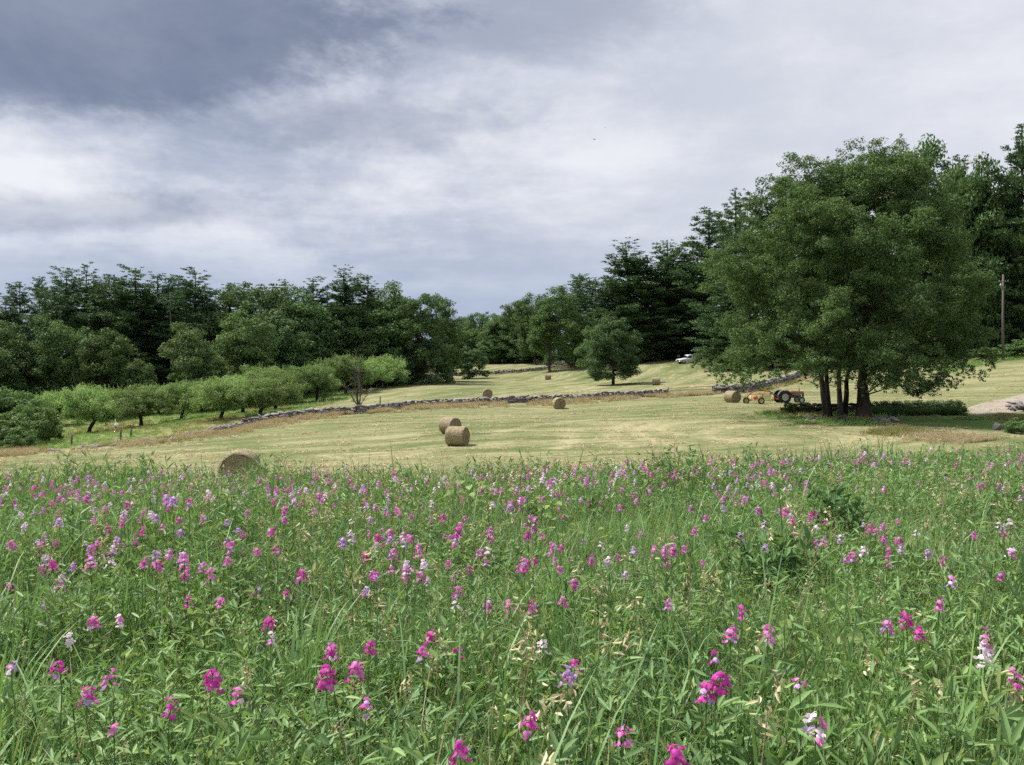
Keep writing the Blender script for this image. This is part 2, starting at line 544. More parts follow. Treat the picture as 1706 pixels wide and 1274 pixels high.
gx = axis(0, 0, -66, 66, 0.6, -4000, 4000, 44)
gy = axis(0, 0, -4, 132, 0.6, -600, 5000, 50)
GX, GY = np.meshgrid(gx, gy)
fx, fy = GX.ravel(), GY.ravel()
fz = hgt(fx, fy)
nx, ny = len(gx), len(gy)
ii = (np.arange(ny - 1)[:, None] * nx + np.arange(nx - 1)[None]).ravel()
gm = np_mesh('ground', np.stack([fx, fy, fz], 1), np.stack([ii, ii + 1, ii + nx + 1, ii + nx], 1), None, True)


def attr(me, name, val):
    a = me.attributes.new(name, 'FLOAT', 'POINT')
    a.data.foreach_set('value', np.ascontiguousarray(val, np.float32))


meadow_m = mask(fx, fy, MEADOW, 1.2)
orch_m = mask(fx, fy, ORCHARD, 1.5)
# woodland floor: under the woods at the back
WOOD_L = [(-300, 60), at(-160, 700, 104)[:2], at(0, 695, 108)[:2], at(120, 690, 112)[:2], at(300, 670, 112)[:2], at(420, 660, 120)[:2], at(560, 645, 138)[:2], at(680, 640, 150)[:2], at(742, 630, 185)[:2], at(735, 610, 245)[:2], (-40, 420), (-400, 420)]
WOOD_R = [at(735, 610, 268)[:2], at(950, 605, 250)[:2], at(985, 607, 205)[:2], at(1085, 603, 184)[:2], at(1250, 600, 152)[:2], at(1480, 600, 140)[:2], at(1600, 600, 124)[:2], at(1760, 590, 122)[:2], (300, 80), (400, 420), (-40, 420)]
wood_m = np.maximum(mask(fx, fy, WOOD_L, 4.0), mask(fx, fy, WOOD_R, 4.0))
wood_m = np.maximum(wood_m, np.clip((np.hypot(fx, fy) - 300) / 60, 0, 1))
# lines of the mower: rounds that follow the walls
back = (dist_poly(fx, fy, WALL_A + WALL_B) * np.where(fy > np.interp(fx, [p[0] for p in sorted(WALL_A + WALL_B)], [p[1] for p in sorted(WALL_A + WALL_B)]), 1, -1))
near_field = back < 0
ex, ey = fx - 9.0, fy - 47.0
s_near = np.sqrt((ex / np.where(ex > 0, 1.9, 3.6)) ** 2 + ey ** 2 * np.where(ey > 0, 1.0, 1.3)) + 0.05 * ex
s_back = (fx * 0.86 - fy * 0.50) * 0.55 + 0.0008 * fx * fy
stripe = np.where(near_field, s_near, s_back + 200)
attr(gm, 'stripe', stripe)
attr(gm, 'meadow', meadow_m)
attr(gm, 'orchard', orch_m)
attr(gm, 'wood', wood_m)
lush = np.clip(1 - np.abs(back) / 3.0, 0, 1) * 0.0
dryband = np.clip(1 - dist_poly(fx, fy, WALL_A + WALL_B) / 3.2, 0, 1)
attr(gm, 'dry', dryband)
# the heap of earth and scuffed turf under the big tree and along the lawn
TREE_BED = [at(*c)[:2] for c in [(1255, 692, 66), (1300, 684, 70), (1400, 682, 72), (1480, 686, 66), (1478, 712, 55), (1430, 716, 54), (1330, 706, 57)]]
attr(gm, 'lawn', np.maximum(mask(fx, fy, LAWN, 0.5), 0.75 * mask(fx, fy, TREE_BED, 1.2)))



def ground_at(u, v):
    """the spot of open ground seen at a photo pixel"""
    a_, b_ = ray(u, v)
    lo = np.linspace(20, 240, 2200)
    gap = EYE + b_ * lo - hgt(a_ * lo, lo)
    d_ = lo[np.argmax(gap < 0)]
    return a_ * d_, d_


# rows of pale raked hay that swing round where the mower turned
rows_pale = [[(1045, 707), (1026, 715), (1019, 722), (1022, 731), (1034, 738), (1050, 744)], [(1088, 706), (1070, 713), (1062, 719), (1070, 726), (1092, 735), (1135, 746)],
             [(1200, 700), (1120, 706), (1100, 712), (1110, 719), (1150, 726), (1230, 732)], [(820, 724), (850, 716), (900, 707), (980, 700), (1100, 696)],
             [(944, 716), (950, 724), (948, 736), (940, 746)], [(1350, 705), (1260, 708), (1190, 716), (1180, 724), (1230, 736)]]
pale = np.zeros(len(fx))
for rp in rows_pale:
    q_ = smoothpath([ground_at(*c_) for c_ in rp], .5)
    pale = np.maximum(pale, np.clip(1.25 - dist_poly(fx, fy, q_) / .75, 0, 1))
attr(gm, 'windrow', pale)

mg, n, p, out = material('hay field', 0.95, 0.05)


def A(name):
    a = n.node('ShaderNodeAttribute'); a.attribute_name = name
    return a.outputs['Fac']


pos = n.node('ShaderNodeNewGeometry').outputs['Position']
wob = n.noise(pos, 0.10, 3.0)
st = n.m('ADD', A('stripe'), n.m('MULTIPLY', n.m('SUBTRACT', wob, 0.5), 4.0))
sv = n.comb(st, 0.0, 0.0)
bands = n.noise(n.comb(st, n.m('MULTIPLY', n.noise(pos, 0.05, 2.0), 2.0), 0), 0.55, 4.0, 0.6)      # swath to swath
lines = n.noise(n.vmath('ADD', n.comb(n.m('MULTIPLY', st, 2.2), 0, 0), n.vmath('MULTIPLY', pos, (0.10, 0.10, 0.1))), 1.0, 5.0, 0.65)  # raked lines
clump = n.noise(pos, 2.6, 6.0, 0.65)
grain = n.noise(pos, 22.0, 3.0, 0.6)
patch = n.noise(pos, 0.09, 4.0, 0.6)
swath = n.m('SINE', n.m('MULTIPLY', n.m('ADD', st, n.m('MULTIPLY', bands, 2.2)), 1.7))
fade = n.smooth(n.noise(pos, 0.07, 3.0), 0.36, 0.60)
strawy = n.m('ADD', 0.25, n.m('MULTIPLY', n.m('MULTIPLY', swath, n.m('ADD', 0.35, n.m('MULTIPLY', fade, 0.65))), 0.17))
strawy = n.m('ADD', strawy, n.m('MULTIPLY', n.m('MULTIPLY', n.smooth(lines, 0.46, 0.66), n.smooth(n.noise(pos, 0.16, 3.0), 0.36, 0.58)), 0.62))
strawy = n.m('ADD', strawy, n.m('MULTIPLY', n.m('SUBTRACT', clump, 0.5), 0.85))
strawy = n.m('ADD', strawy, n.m('MULTIPLY', n.m('SUBTRACT', patch, 0.5), 1.5), clamp=True)
strawy = n.m('ADD', strawy, n.m('MULTIPLY', n.m('MULTIPLY', A('windrow'), n.smooth(clump, 0.25, 0.6)), 0.55), clamp=True)
hay = n.mix(strawy, (0.092, 0.120, 0.042), (0.308, 0.278, 0.160))
hay = n.mix(n.m('MULTIPLY', n.smooth(grain, 0.50, 0.70), 0.35), hay, (0.36, 0.315, 0.21))
hay = n.mix(n.m('MULTIPLY', n.smooth(n.noise(pos, 0.9, 6.0, 0.7), 0.62, 0.74), 0.30), hay, (0.19, 0.145, 0.075))
grass = n.mix(n.smooth(n.noise(pos, 0.5, 6.0, 0.65), 0.35, 0.65), (0.100, 0.135, 0.045), (0.245, 0.225, 0.105))
grass = n.mix(n.m('MULTIPLY', n.smooth(grain, 0.45, 0.65), 0.4), grass, (0.17, 0.18, 0.075))
lawnc = n.mix(n.smooth(clump, 0.3, 0.7), (0.085, 0.150, 0.040), (0.140, 0.210, 0.062))
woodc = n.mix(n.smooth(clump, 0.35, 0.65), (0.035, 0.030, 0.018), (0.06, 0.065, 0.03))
soil = n.mix(clump, (0.030, 0.035, 0.015), (0.07, 0.08, 0.03))
dryc = n.mix(n.smooth(clump, 0.35, 0.65), (0.24, 0.195, 0.105), (0.36, 0.31, 0.18))
colr = n.mix(A('orchard'), hay, grass)
colr = n.mix(n.m('MULTIPLY', A('dry'), 0.5), colr, dryc)
colr = n.mix(A('lawn'), colr, lawnc)
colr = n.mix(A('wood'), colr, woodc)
colr = n.mix(A('meadow'), colr, soil)
n.set(p.inputs['Base Color'], colr)
b = n.node('ShaderNodeBump'); b.inputs['Strength'].default_value = 0.5; b.inputs['Distance'].default_value = 0.10
n.l.new(n.m('ADD', n.m('ADD', n.m('MULTIPLY', clump, 0.7), n.m('MULTIPLY', lines, 0.6)), n.m('MULTIPLY', grain, 0.25)), b.inputs['Height'])
n.l.new(b.outputs[0], p.inputs['Normal'])
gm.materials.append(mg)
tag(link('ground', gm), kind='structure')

# ------------------------------------------------------------------ gravel driveway with its two wheel tracks
md, n, p, out = material('gravel', 0.95, 0.05)
pos = n.node('ShaderNodeNewGeometry').outputs['Position']
c = n.mix(n.smooth(n.noise(pos, 9.0, 6.0, 0.7), 0.35, 0.65), (0.20, 0.172, 0.140), (0.32, 0.285, 0.24))
c = n.mix(n.m('MULTIPLY', n.smooth(n.noise(pos, 0.6, 4.0), 0.5, 0.7), 0.5), c, (0.38, 0.33, 0.24))
n.set(p.inputs['Base Color'], c)


def ribbon(path, wid, lift, seed):
    r2 = np.random.default_rng(seed)
    q = smoothpath(path, 0.35)
    ws = np.interp(np.linspace(0, 1, len(q)), np.linspace(0, 1, len(wid)), wid)
    T = unit(np.gradient(q, axis=0)); S = np.stack([-T[:, 1], T[:, 0]], 1)
    ks = np.linspace(-1, 1, 9)
    jit = 1 + 0.13 * np.convolve(r2.normal(size=len(q)), np.ones(3) / 3, 'same')
    V = []
    for k in ks:
        xy = q + S * (k * ws * jit / 2)[:, None]
        V.append(np.c_[xy, hgt(xy[:, 0], xy[:, 1]) + lift - 0.05 * (abs(k) > 0.9)])
    V = np.stack(V, 1)
    m = len(ks)
    i0 = (np.arange(len(q) - 1)[:, None] * m + np.arange(m - 1)[None]).ravel()
    return V.reshape(-1, 3), np.stack([i0, i0 + 1, i0 + m + 1, i0 + m], 1)


mb = MB()
mb.add(*ribbon([at(*c_)[:2] for c_ in [(1900, 640, 98), (1760, 655, 88), (1706, 664, 82), (1655, 672, 76), (1630, 680, 71), (1636, 688, 66), (1668, 695, 61.5)]], [5, 5, 5, 4.5, 3.2, 1.8, .8], 0.05, 1))
mb.add(*ribbon([at(*c_)[:2] for c_ in [(1730, 668, 78), (1680, 675, 74), (1665, 682, 69), (1676, 689, 65), (1700, 697, 60)]], [3, 3, 2.4, 1.6, .7], 0.064, 2))
tag(mb.build('driveway', md), kind='structure')


# ------------------------------------------------------------------ trees
def clump_leaves(Cc, rad, per, leaf, flat=0.65, up=0.5, aspect=0.6, droop=0.0):
    """leaves spread through the clumps Cc (m x 3) of radius rad"""
    m = len(Cc)
    per = np.broadcast_to(per, (m,)).astype(int)
    k = np.repeat(np.arange(m), per)
    n_ = len(k)
    d = rand_dir(n_)
    r = rng.random(n_) ** 0.45
    off = d * r[:, None] * np.broadcast_to(rad, (m,))[k][:, None]
    off[:, 2] *= flat
    if droop:
        off[:, 2] -= droop * (np.hypot(off[:, 0], off[:, 1]) ** 2)
    P = Cc[k] + off
    Nn = unit(d * 0.7 + np.array((0, 0, up)) + rand_dir(n_) * 0.75)
    D = unit(np.cross(Nn, rand_dir(n_)) + d * 0.3 - np.array((0, 0, 0.25 + droop)))
    L = leaf * rng.uniform(0.65, 1.35, n_)
    return leaf_cards(P, D, Nn, L, L * aspect)


def limb(mb, a, b, r0, r1, sag=0.0, wig=0.08, n=5, sides=5):
    a, b = np.array(a, float), np.array(b, float)
    t = np.linspace(0, 1, n)[:, None]
    pts = a + (b - a) * t
    ln = np.linalg.norm(b - a)
    pts += rng.normal(size=(n, 3)) * wig * ln * (t * (1 - t) * 2)
    pts[:, 2] += sag * ln * (t[:, 0] * (1 - t[:, 0])) * 2
    mb.tube(pts, np.linspace(r0, r1, n), sides, cap=False)
    return pts


def broadleaf(name, H, Wd, cb, nclump, per, leaf, mat, bark, seed, rad=0.11, top=1.0, lobes=0.28, up=0.5, flat=0.62, trunk=0.022, droop=0.0, skirt=0.35):
    """returns (trunk mesh, crown mesh) of a tree H tall"""
    global rng
    keep, rng = rng, np.random.default_rng(seed)
    zc_, hz = (cb + 1) / 2 * H, (1 - cb) / 2 * H
    d = rand_dir(nclump)
    lob = rand_dir(9)
    amp = rng.uniform(-1, 1.2, 9)
    bul = 1 + lobes * (np.maximum(0, d @ lob.T - 0.45) * amp * 1.9).sum(1)
    r = (0.30 + 0.70 * rng.random(nclump) ** 0.45) * bul
    Rx = Wd / 2 * (0.94 - rad)
    # fuller low down than an ellipsoid, tapering to the top
    z = d[:, 2] * r
    hh = np.hypot(d[:, 0], d[:, 1]) + 1e-6
    wide = np.where(d[:, 2] < 0, hh ** (skirt - 1.0), 1.0)
    Cc = np.stack([d[:, 0] * r * Rx * wide, d[:, 1] * r * Rx * wide, zc_ + z * hz * (0.95 - rad)], 1)
    sz = rng.uniform(0.6, 1.3, nclump) * rad * H
    V, Fq = clump_leaves(Cc, sz, (per * (sz / (rad * H)) ** 2).astype(int) + 8, leaf, flat, up, 0.62, droop)
    crown = np_mesh(name + ' crown', V, Fq, mat)
    mb_ = MB()
    ht = H * (cb + (1 - cb) * 0.72)
    tr = np.array([(0, 0, -0.4), (0, 0, H * cb * .5), (rng.normal() * .02 * H, rng.normal() * .02 * H, H * cb), (rng.normal() * .03 * H, rng.normal() * .03 * H, ht)])
    mb_.tube(tr, [trunk * H * 1.35, trunk * H, trunk * H * .85, trunk * H * .18], 8, cap=False)
    for i in rng.permutation(nclump)[:34]:
        t = rng.uniform(0.35, 0.95)
        base = tr[1] * (1 - t) + tr[3] * t
        base[2] = min(base[2], Cc[i][2] - 0.02 * H)
        limb(mb_, base, Cc[i], trunk * H * .35, trunk * H * .06, 0.06, n=5, sides=4)
    tm = mb_.mesh(name + ' trunk', bark, True)
    rng = keep
    return tm, crown


def pine(name, H, Wd, seed, mat, bark, bare=0.08, ragged=0.35, leaf=0.46, whorl=1.0):
    """irregular tiers of flat plumes round a straight stem"""
    global rng
    keep, rng = rng, np.random.default_rng(seed)
    mb_ = MB()
    tr = np.array([(0, 0, -0.4), (0, 0, H * .3), (rng.normal() * .008 * H, 0, H * .7), (rng.normal() * .012 * H, 0, H * .985)])
    mb_.tube(tr, [0.017 * H, .0135 * H, .007 * H, .0015 * H], 8, cap=False)
    Cs, Sz, Dr = [], [], []
    z = H * bare
    lop = rng.random() * 6.28
    while z < H * 0.975:
        t = (z / H - bare) / (1 - bare)
        reach = Wd / 2 * (1 - t) ** 0.56 * min(1, 0.70 + t * 1.0) + 0.30
        nb = rng.integers(5, 8) if t < 0.85 else 4
        a0 = rng.random() * 6.28
        tier = rng.uniform(0.58, 1.25)
        for b_ in range(nb):
            if rng.random() < 0.10: continue
            a = a0 + b_ / nb * 6.28 + rng.normal() * 0.25
            ln = reach * tier * rng.uniform(1 - ragged, 1 + ragged * .6) * (1 + .22 * math.cos(a - lop))
            rise = -0.02 + 0.45 * t * t + 0.16 * t + rng.normal() * 0.07
            ca, sa = np.cos(a), np.sin(a)
            def at_(q): return np.array((ca * ln * q, sa * ln * q, z + ln * (rise * q - 0.20 * q * (1 - q) + 0.10 * q ** 3)))
            mb_.tube(np.array([at_(q) for q in (0, .35, .7, .95)]), np.linspace(.0030 * H * (1.1 - t), .006, 4), 3, cap=False)
            for q in ((.30, .55, .80, 1.0) if ln > 1.6 else (.5, 1.0)):
                Cs.append(at_(q) + rng.normal(size=3) * np.array((.12, .12, .06))); Sz.append((.20 + ln * .20 * (1.25 - abs(q - .65))) * rng.uniform(.75, 1.15)); Dr.append((ca, sa, .3))
        z += whorl * rng.uniform(0.7, 1.3) * (1 - 0.42 * t)
    for q in np.linspace(H * .94, H * .995, 5):
        Cs.append(np.array((0, 0, q))); Sz.append(.22); Dr.append((0, 0, 1.0))
    Cs, Sz, Dr = np.array(Cs), np.array(Sz), np.array(Dr)
    per = np.clip((Sz / .8) ** 1.7 * 56, 14, 115).astype(int)
    k = np.repeat(np.arange(len(Cs)), per); n_ = len(k)
    d = rand_dir(n_)
    P = Cs[k] + d * (rng.random(n_) ** .5 * Sz[k])[:, None] * np.array((1, 1, .30))
    D = Dr[k] * .7 + d * .8 + rng.normal(size=(n_, 3)) * .3 + np.array((0, 0, .18))
    L = leaf * rng.uniform(.6, 1.25, n_) * np.clip(.55 + Sz[k] * .6, .5, 1.1)
    V, Fq = leaf_cards(P, D, np.array((0, 0, 1.0)) + rng.normal(size=(n_, 3)) * .55, L, L * 0.34, 0.1)
    crown = np_mesh(name + ' crown', V, Fq, mat)
    tm = mb_.mesh(name + ' trunk', bark, True)
    rng = keep
    return tm, crown


def apple(name, seed, mat, bark, H=4.6, Wd=6.4):
    global rng
    keep, rng = rng, np.random.default_rng(seed)
    mb_ = MB()
    lean = rng.normal(size=2) * 0.36
    fork = np.array((lean[0], lean[1], 1.15))
    mb_.tube([(0, 0, -.2), (lean[0] * .3, lean[1] * .3, .5), fork], [.26, .19, .17], 8, cap=False)
    Cs, Sz = [], []
    nl = 7
    for i in range(nl):
        a = i / nl * 6.28 + rng.normal() * .25
        ln = Wd / 2 * rng.uniform(.5, 1.05)
        tip = np.array((np.cos(a) * ln, np.sin(a) * ln, rng.uniform(1.3, 2.9)))
        pts = limb(mb_, fork, tip, .11, .03, 0.36, .07, 7, 5)
        for k in range(2, 7):
            for q in range(5):
                c_ = pts[k] + rng.normal(size=3) * np.array((.6, .6, .42)) + np.array((0, 0, .30))
                Cs.append(c_); Sz.append(rng.uniform(.38, .66))
    for i in range(26):
        a, r = rng.random() * 6.28, rng.random() ** .5 * Wd / 2 * .75
        Cs.append(np.array((np.cos(a) * r, np.sin(a) * r, H * .82 - .20 * r * r / 3 + rng.normal() * .2))); Sz.append(rng.uniform(.40, .70))
    Cs, Sz = np.array(Cs), np.array(Sz)
    V, Fq = clump_leaves(Cs, Sz, (Sz / .5) ** 2 * 80, .17, .75, .45, .55)
    # upright water shoots
    sp, sd = [], []
    for i in range(70):
        a, r = rng.random() * 6.28, rng.random() ** .5 * Wd / 2 * .85
        base = np.array((np.cos(a) * r, np.sin(a) * r, H * .80 - .17 * r * r / 3 + rng.normal() * .15))
        h_ = rng.uniform(.35, .95)
        for k in range(12):
            sp.append(base + np.array((rng.normal() * .06, rng.normal() * .06, h_ * k / 11))); sd.append((rng.normal() * .5, rng.normal() * .5, .8))
    V2, F2 = leaf_cards(np.array(sp), np.array(sd), rand_dir(len(sp)), .15, .07)
    V, Fq = np.vstack([V, V2]), np.vstack([Fq, F2 + len(V)])
    crown = np_mesh(name + ' crown', V, Fq, mat)
    tm = mb_.mesh(name + ' trunk', bark, True)
    rng = keep
    return tm, crown


PROTO = {}
for i in range(4):
    PROTO['oak', i] = (16.0, 12.5, *broadleaf('broadleaf', 16.0, 12.5, 0.03, 170, 150, 0.36, M_LEAF['oak'], M_BARK_DARK, 100 + i, rad=0.085, lobes=0.55))
for i in range(4):
    PROTO['maple', i] = (16.0, 12.0, *broadleaf('broadleaf light', 16.0, 12.0, 0.02, 165, 150, 0.34, M_LEAF['maple'], M_BARK, 200 + i, rad=0.085, lobes=0.50))
for i in range(5):
    PROTO['pine', i] = (24.0, 11.0, *pine('pine', 24.0, 11.0, 300 + i, M_LEAF['pine'], M_BARK_DARK, bare=0.05 + .03 * (i % 3), ragged=0.34 + 0.06 * i))
for i in range(6):
    PROTO['apple', i] = (4.6, 6.4, *apple('apple', 400 + i, M_LEAF['apple'], M_BARK_DARK))
PROTO['shrub', 0] = (3.0, 4.0, *broadleaf('shrub', 3.0, 4.0, 0.0, 70, 90, 0.17, M_LEAF['shrub'], M_BARK, 500, rad=0.15, lobes=0.25))
PROTO['shrub', 1] = (3.0, 4.0, *broadleaf('shrub', 3.0, 4.0, 0.0, 70, 90, 0.17, M_LEAF['shrub'], M_BARK, 501, rad=0.15, lobes=0.35))
for i in range(2):
    PROTO['under', i] = (6.0, 8.0, *broadleaf('undergrowth', 6.0, 8.0, 0.0, 95, 110, 0.30, M_LEAF['oak'], M_BARK_DARK, 520 + i, rad=0.14, lobes=0.35))
PROTO['round', 0] = (11.0, 10.0, *broadleaf('round tree', 11.0, 10.0, 0.02, 210, 170, 0.24, M_LEAF['willow'], M_BARK_DARK, 510, rad=0.085, lobes=0.12, droop=0.06, trunk=.03))
PROTO['bush', 0] = (6.0, 9.0, *broadleaf('bush tree', 6.0, 9.0, 0.0, 120, 140, 0.24, M_LEAF['willow'], M_BARK_DARK, 511, rad=0.12, lobes=0.25, trunk=.03))

ORD = 'first second third fourth fifth sixth seventh eighth ninth tenth eleventh twelfth thirteenth fourteenth fifteenth sixteenth seventeenth eighteenth nineteenth twentieth'.split()
ORD += ['twenty-' + o for o in ORD[:9]] + ['thirtieth'] + ['thirty-' + o for o in ORD[:9]]
_count = {}


def plant_tree(kind, u, vtop, d, wpx, name, label, cat='tree', group=None, rz=None, rnd=None):
    """a tree standing at photo column u, distance d, with its top at row vtop and a crown wpx wide"""
    var = [k for k in PROTO if k[0] == kind]
    k = _count.get(kind, 0); _count[kind] = k + 1
    H0, W0, tm, cm = PROTO[var[k % len(var)]]
    g = on(u, 600, d)
    top = at(u, vtop, d)[2]
    sz = max(0.25, (top - g.z) / H0)
    sx = wpx * d / F / W0
    o = empty(name, (g.x, g.y, g.z - 0.05), rz if rz is not None else (k * 2.399 + u * .013) % 6.283)
    o.scale = (sx * (1 + .10 * math.sin(u)), sx * (1 + .12 * math.cos(u * 1.7)), sz)
    link('trunk', tm, o); link('crown', cm, o)
    tag(o, label, cat, group)
    return o


def row(kind, specs, name, fmt, cat='tree', group=None):
    specs = sorted(specs)
    wide = 1.5 if kind == 'pine' else 1.12 if kind in ('oak', 'maple') else 1.12 if kind == 'apple' else 1.0
    for i, (u, v, d, wp) in enumerate(specs):
        if kind == 'apple':
            v += 7 * math.sin(i * 2.3 + d) - 9; wp *= 1 + .14 * math.sin(i * 1.7 + d)
        plant_tree(kind, u, v, d, wp * wide, name, fmt % ORD[i], cat, group)


G1 = 'trees of the wood behind the orchard'
row('pine', [(-60, 470, 140, 90), (35, 470, 150, 72), (68, 459, 146, 55), (116, 447, 138, 90), (143, 440, 143, 80), (183, 456, 142, 90), (228, 446, 134, 105),
             (266, 455, 142, 85), (300, 462, 146, 80), (326, 450, 136, 85), (384, 470, 150, 85), (476, 464, 160, 75), (522, 463, 156, 75), (575, 446, 152, 85), (613, 457, 158, 75), (10, 492, 136, 80), (92, 476, 132, 80), (160, 470, 134, 80), (205, 474, 132, 80), (248, 474, 134, 80), (285, 486, 138, 70), (346, 486, 140, 70), (415, 486, 152, 70)],
    'pine_tree', 'tall dark pine, %s from the left of the pines behind the orchard', group=G1)
row('oak', [(-70, 540, 118, 130), (365, 505, 135, 110), (440, 464, 140, 125), (503, 474, 143, 125), (548, 505, 150, 100),
            (590, 497, 152, 125), (655, 466, 164, 110), (640, 520, 156, 110), (695, 482, 158, 85), (730, 498, 170, 75), (675, 545, 160, 80), (470, 530, 130, 110)],
    'broadleaf_tree', 'dark green broadleaf tree, %s from the left in the wood behind the orchard', group=G1)
row('maple', [(-10, 545, 108, 110), (32, 535, 112, 100), (105, 530, 114, 115), (168, 530, 112, 110), (238, 582, 110, 66), (336, 540, 114, 95), (402, 520, 122, 105)],
    'broadleaf_tree', 'lighter green broadleaf tree, %s from the left along the front edge of the orchard wood', group=G1)
G2 = 'trees at the far end of the back field'
row('oak', [(772, 519, 275, 55), (803, 516, 268, 60), (758, 545, 262, 50), (835, 530, 258, 55), (850, 503, 262, 60), (875, 497, 255, 60), (945, 482, 225, 70), (815, 560, 252, 55), (880, 560, 248, 55)],
    'broadleaf_tree', 'hazy dark broadleaf tree, %s from the left across the end of the far field', group=G2)
row('maple', [(790, 540, 262, 50), (832, 511, 258, 60), (862, 530, 250, 50), (893, 488, 240, 70), (985, 520, 196, 75), (1080, 530, 190, 65)],
    'broadleaf_tree', 'lighter broadleaf tree, %s from the left in the wood edge across the far field', group=G2)
G3 = 'pines of the wood on the hill'
row('pine', [(966, 454, 216, 60), (992, 461, 208, 60), (1012, 470, 198, 65), (1046, 402, 192, 100), (1076, 424, 190, 80), (1110, 399, 194, 90), (1136, 403, 196, 85), (1160, 425, 192, 80),
             (1145, 450, 196, 80), (1095, 450, 190, 70), (1181, 346, 186, 95), (1222, 312, 156, 80), (1222, 470, 146, 80), (1258, 350, 150, 95), (1590, 256, 134, 95), (1694, 205, 128, 95), (1738, 185, 126, 110), (1668, 330, 140, 100), (1785, 240, 124, 120)],
    'pine_tree', 'tall pine, %s from the left of the pines on the hill behind the big tree', group=G3)
row('oak', [(1310, 330, 150, 140), (1400, 320, 148, 150), (1475, 300, 145, 140), (1528, 250, 138, 130), (1566, 290, 134, 100), (1620, 268, 132, 110), (1648, 256, 133, 105), (1600, 400, 130, 110), (1645, 430, 142, 110), (1700, 440, 142, 120),
            (1745, 330, 130, 130), (1120, 520, 200, 90), (1060, 500, 192, 90), (1020, 520, 200, 70)],
    'broadleaf_tree', 'dark broadleaf tree, %s from the left among the trees on the hill', group='broadleaf trees of the wood on the hill')
# undergrowth that closes the foot of the woods
row('under', [(u_, v_, d_, w_) for u_, v_, d_, w_ in [(-60, 640, 106, 90), (70, 640, 110, 80), (140, 655, 110, 60), (300, 640, 116, 60), (385, 625, 122, 80), (440, 610, 134, 80), (500, 600, 146, 80), (560, 592, 154, 80), (615, 595, 156, 80), (655, 590, 160, 70), (690, 595, 160, 60)]],
    'thicket_bush', 'dark bush, %s from the left at the foot of the orchard wood', 'bush', group='undergrowth at the foot of the woods')
row('under', [(745, 585, 235, 50), (765, 580, 262, 50), (800, 582, 262, 55), (838, 580, 258, 55), (872, 580, 252, 55), (900, 582, 245, 50), (950, 575, 222, 60), (985, 570, 205, 60), (1015, 565, 196, 60)],
    'thicket_bush', 'dark bush, %s from the left at the foot of the trees across the far field', 'bush', group='undergrowth at the foot of the woods')
row('under', [(1060, 565, 186, 65), (1085, 570, 188, 50), (1120, 562, 200, 55), (1190, 565, 186, 70), (1215, 560, 160, 75), (1262, 555, 158, 80), (1310, 550, 156, 85), (1360, 550, 156, 85), (1410, 550, 154, 85), (1460, 548, 152, 85), (1510, 545, 148, 85), (1560, 545, 142, 85), (1610, 545, 134, 85), (1645, 540, 130, 80), (1700, 530, 130, 80), (1750, 530, 126, 90)],
    'thicket_bush', 'dark bush, %s from the left at the foot of the hill wood', 'bush', group='undergrowth at the foot of the woods')
# free standing trees in the fields
plant_tree('maple', 916, 479, 192, 88, 'field_tree', 'tall leafy tree standing where the far stone wall ends', 'tree')
plant_tree('bush', 780, 573, 188, 72, 'field_tree', 'low bushy tree in front of the far stone wall', 'tree')
plant_tree('round', 1022, 518, 130, 108, 'field_tree', 'rounded dense tree standing alone on the mown slope', 'tree', rz=0.6)
plant_tree('maple', 1000, 535, 165, 70, 'field_tree', 'leafy tree close behind the lone rounded tree', 'tree')

# orchard
row('apple', [(145, 652, 86, 96), (234, 646, 89, 88), (300, 640, 96, 82), (366, 634, 81, 92), (430, 626, 85, 92), (403, 636, 96, 76), (456, 626, 98, 82)],
    'apple_tree', 'pale green apple tree, %s from the left in the orchard row by the stone wall', group='apple trees of the orchard')
row('apple', [(90, 660, 98, 80), (185, 655, 104, 76), (262, 648, 108, 74), (335, 628, 108, 78), (386, 620, 112, 76), (440, 614, 114, 78), (492, 608, 114, 78), (527, 604, 118, 78)],
    'apple_tree', 'pale green apple tree, %s from the left in the middle orchard row', group='apple trees of the orchard')
row('apple', [(350, 625, 124, 70), (405, 612, 128, 70), (455, 604, 130, 72), (505, 600, 132, 72), (575, 601, 128, 74), (612, 600, 134, 76), (640, 604, 142, 66)],
    'apple_tree', 'pale green apple tree, %s from the left in the orchard row against the wood', group='apple trees of the orchard')
row('shrub', [(-30, 640, 74, 120), (15, 640, 76, 100), (50, 668, 70, 90), (0, 690, 66, 90), (80, 700, 74, 60), (25, 715, 62, 60)],
    'shrub', 'green shrub, %s from the left in the thicket at the low end of the orchard', 'shrub', group='shrubs of the thicket')
row('shrub', [(1692, 566, 119, 60), (1645, 576, 122, 50), (1722, 560, 118, 60)], 'shrub', 'bright green shrub, %s from the left at the foot of the hill wood', 'shrub', group='shrubs at the wood edge')
plant_tree('under', 1179, 574, 163, 46, 'thicket_bush', 'dark bush hiding the back of the white pickup', 'bush')
plant_tree('shrub', 1700, 695, 47, 60, 'shrub', 'leafy green shrub beside the lawn and the driveway', 'shrub')
plant_tree('shrub', 1316, 668, 66, 26, 'shrub', 'small dark shrub on the bank by the big tree', 'shrub')
plant_tree('shrub', 1606, 672, 63.5, 22, 'shrub', 'small upright shrub at the driveway end of the daylily bed', 'shrub')

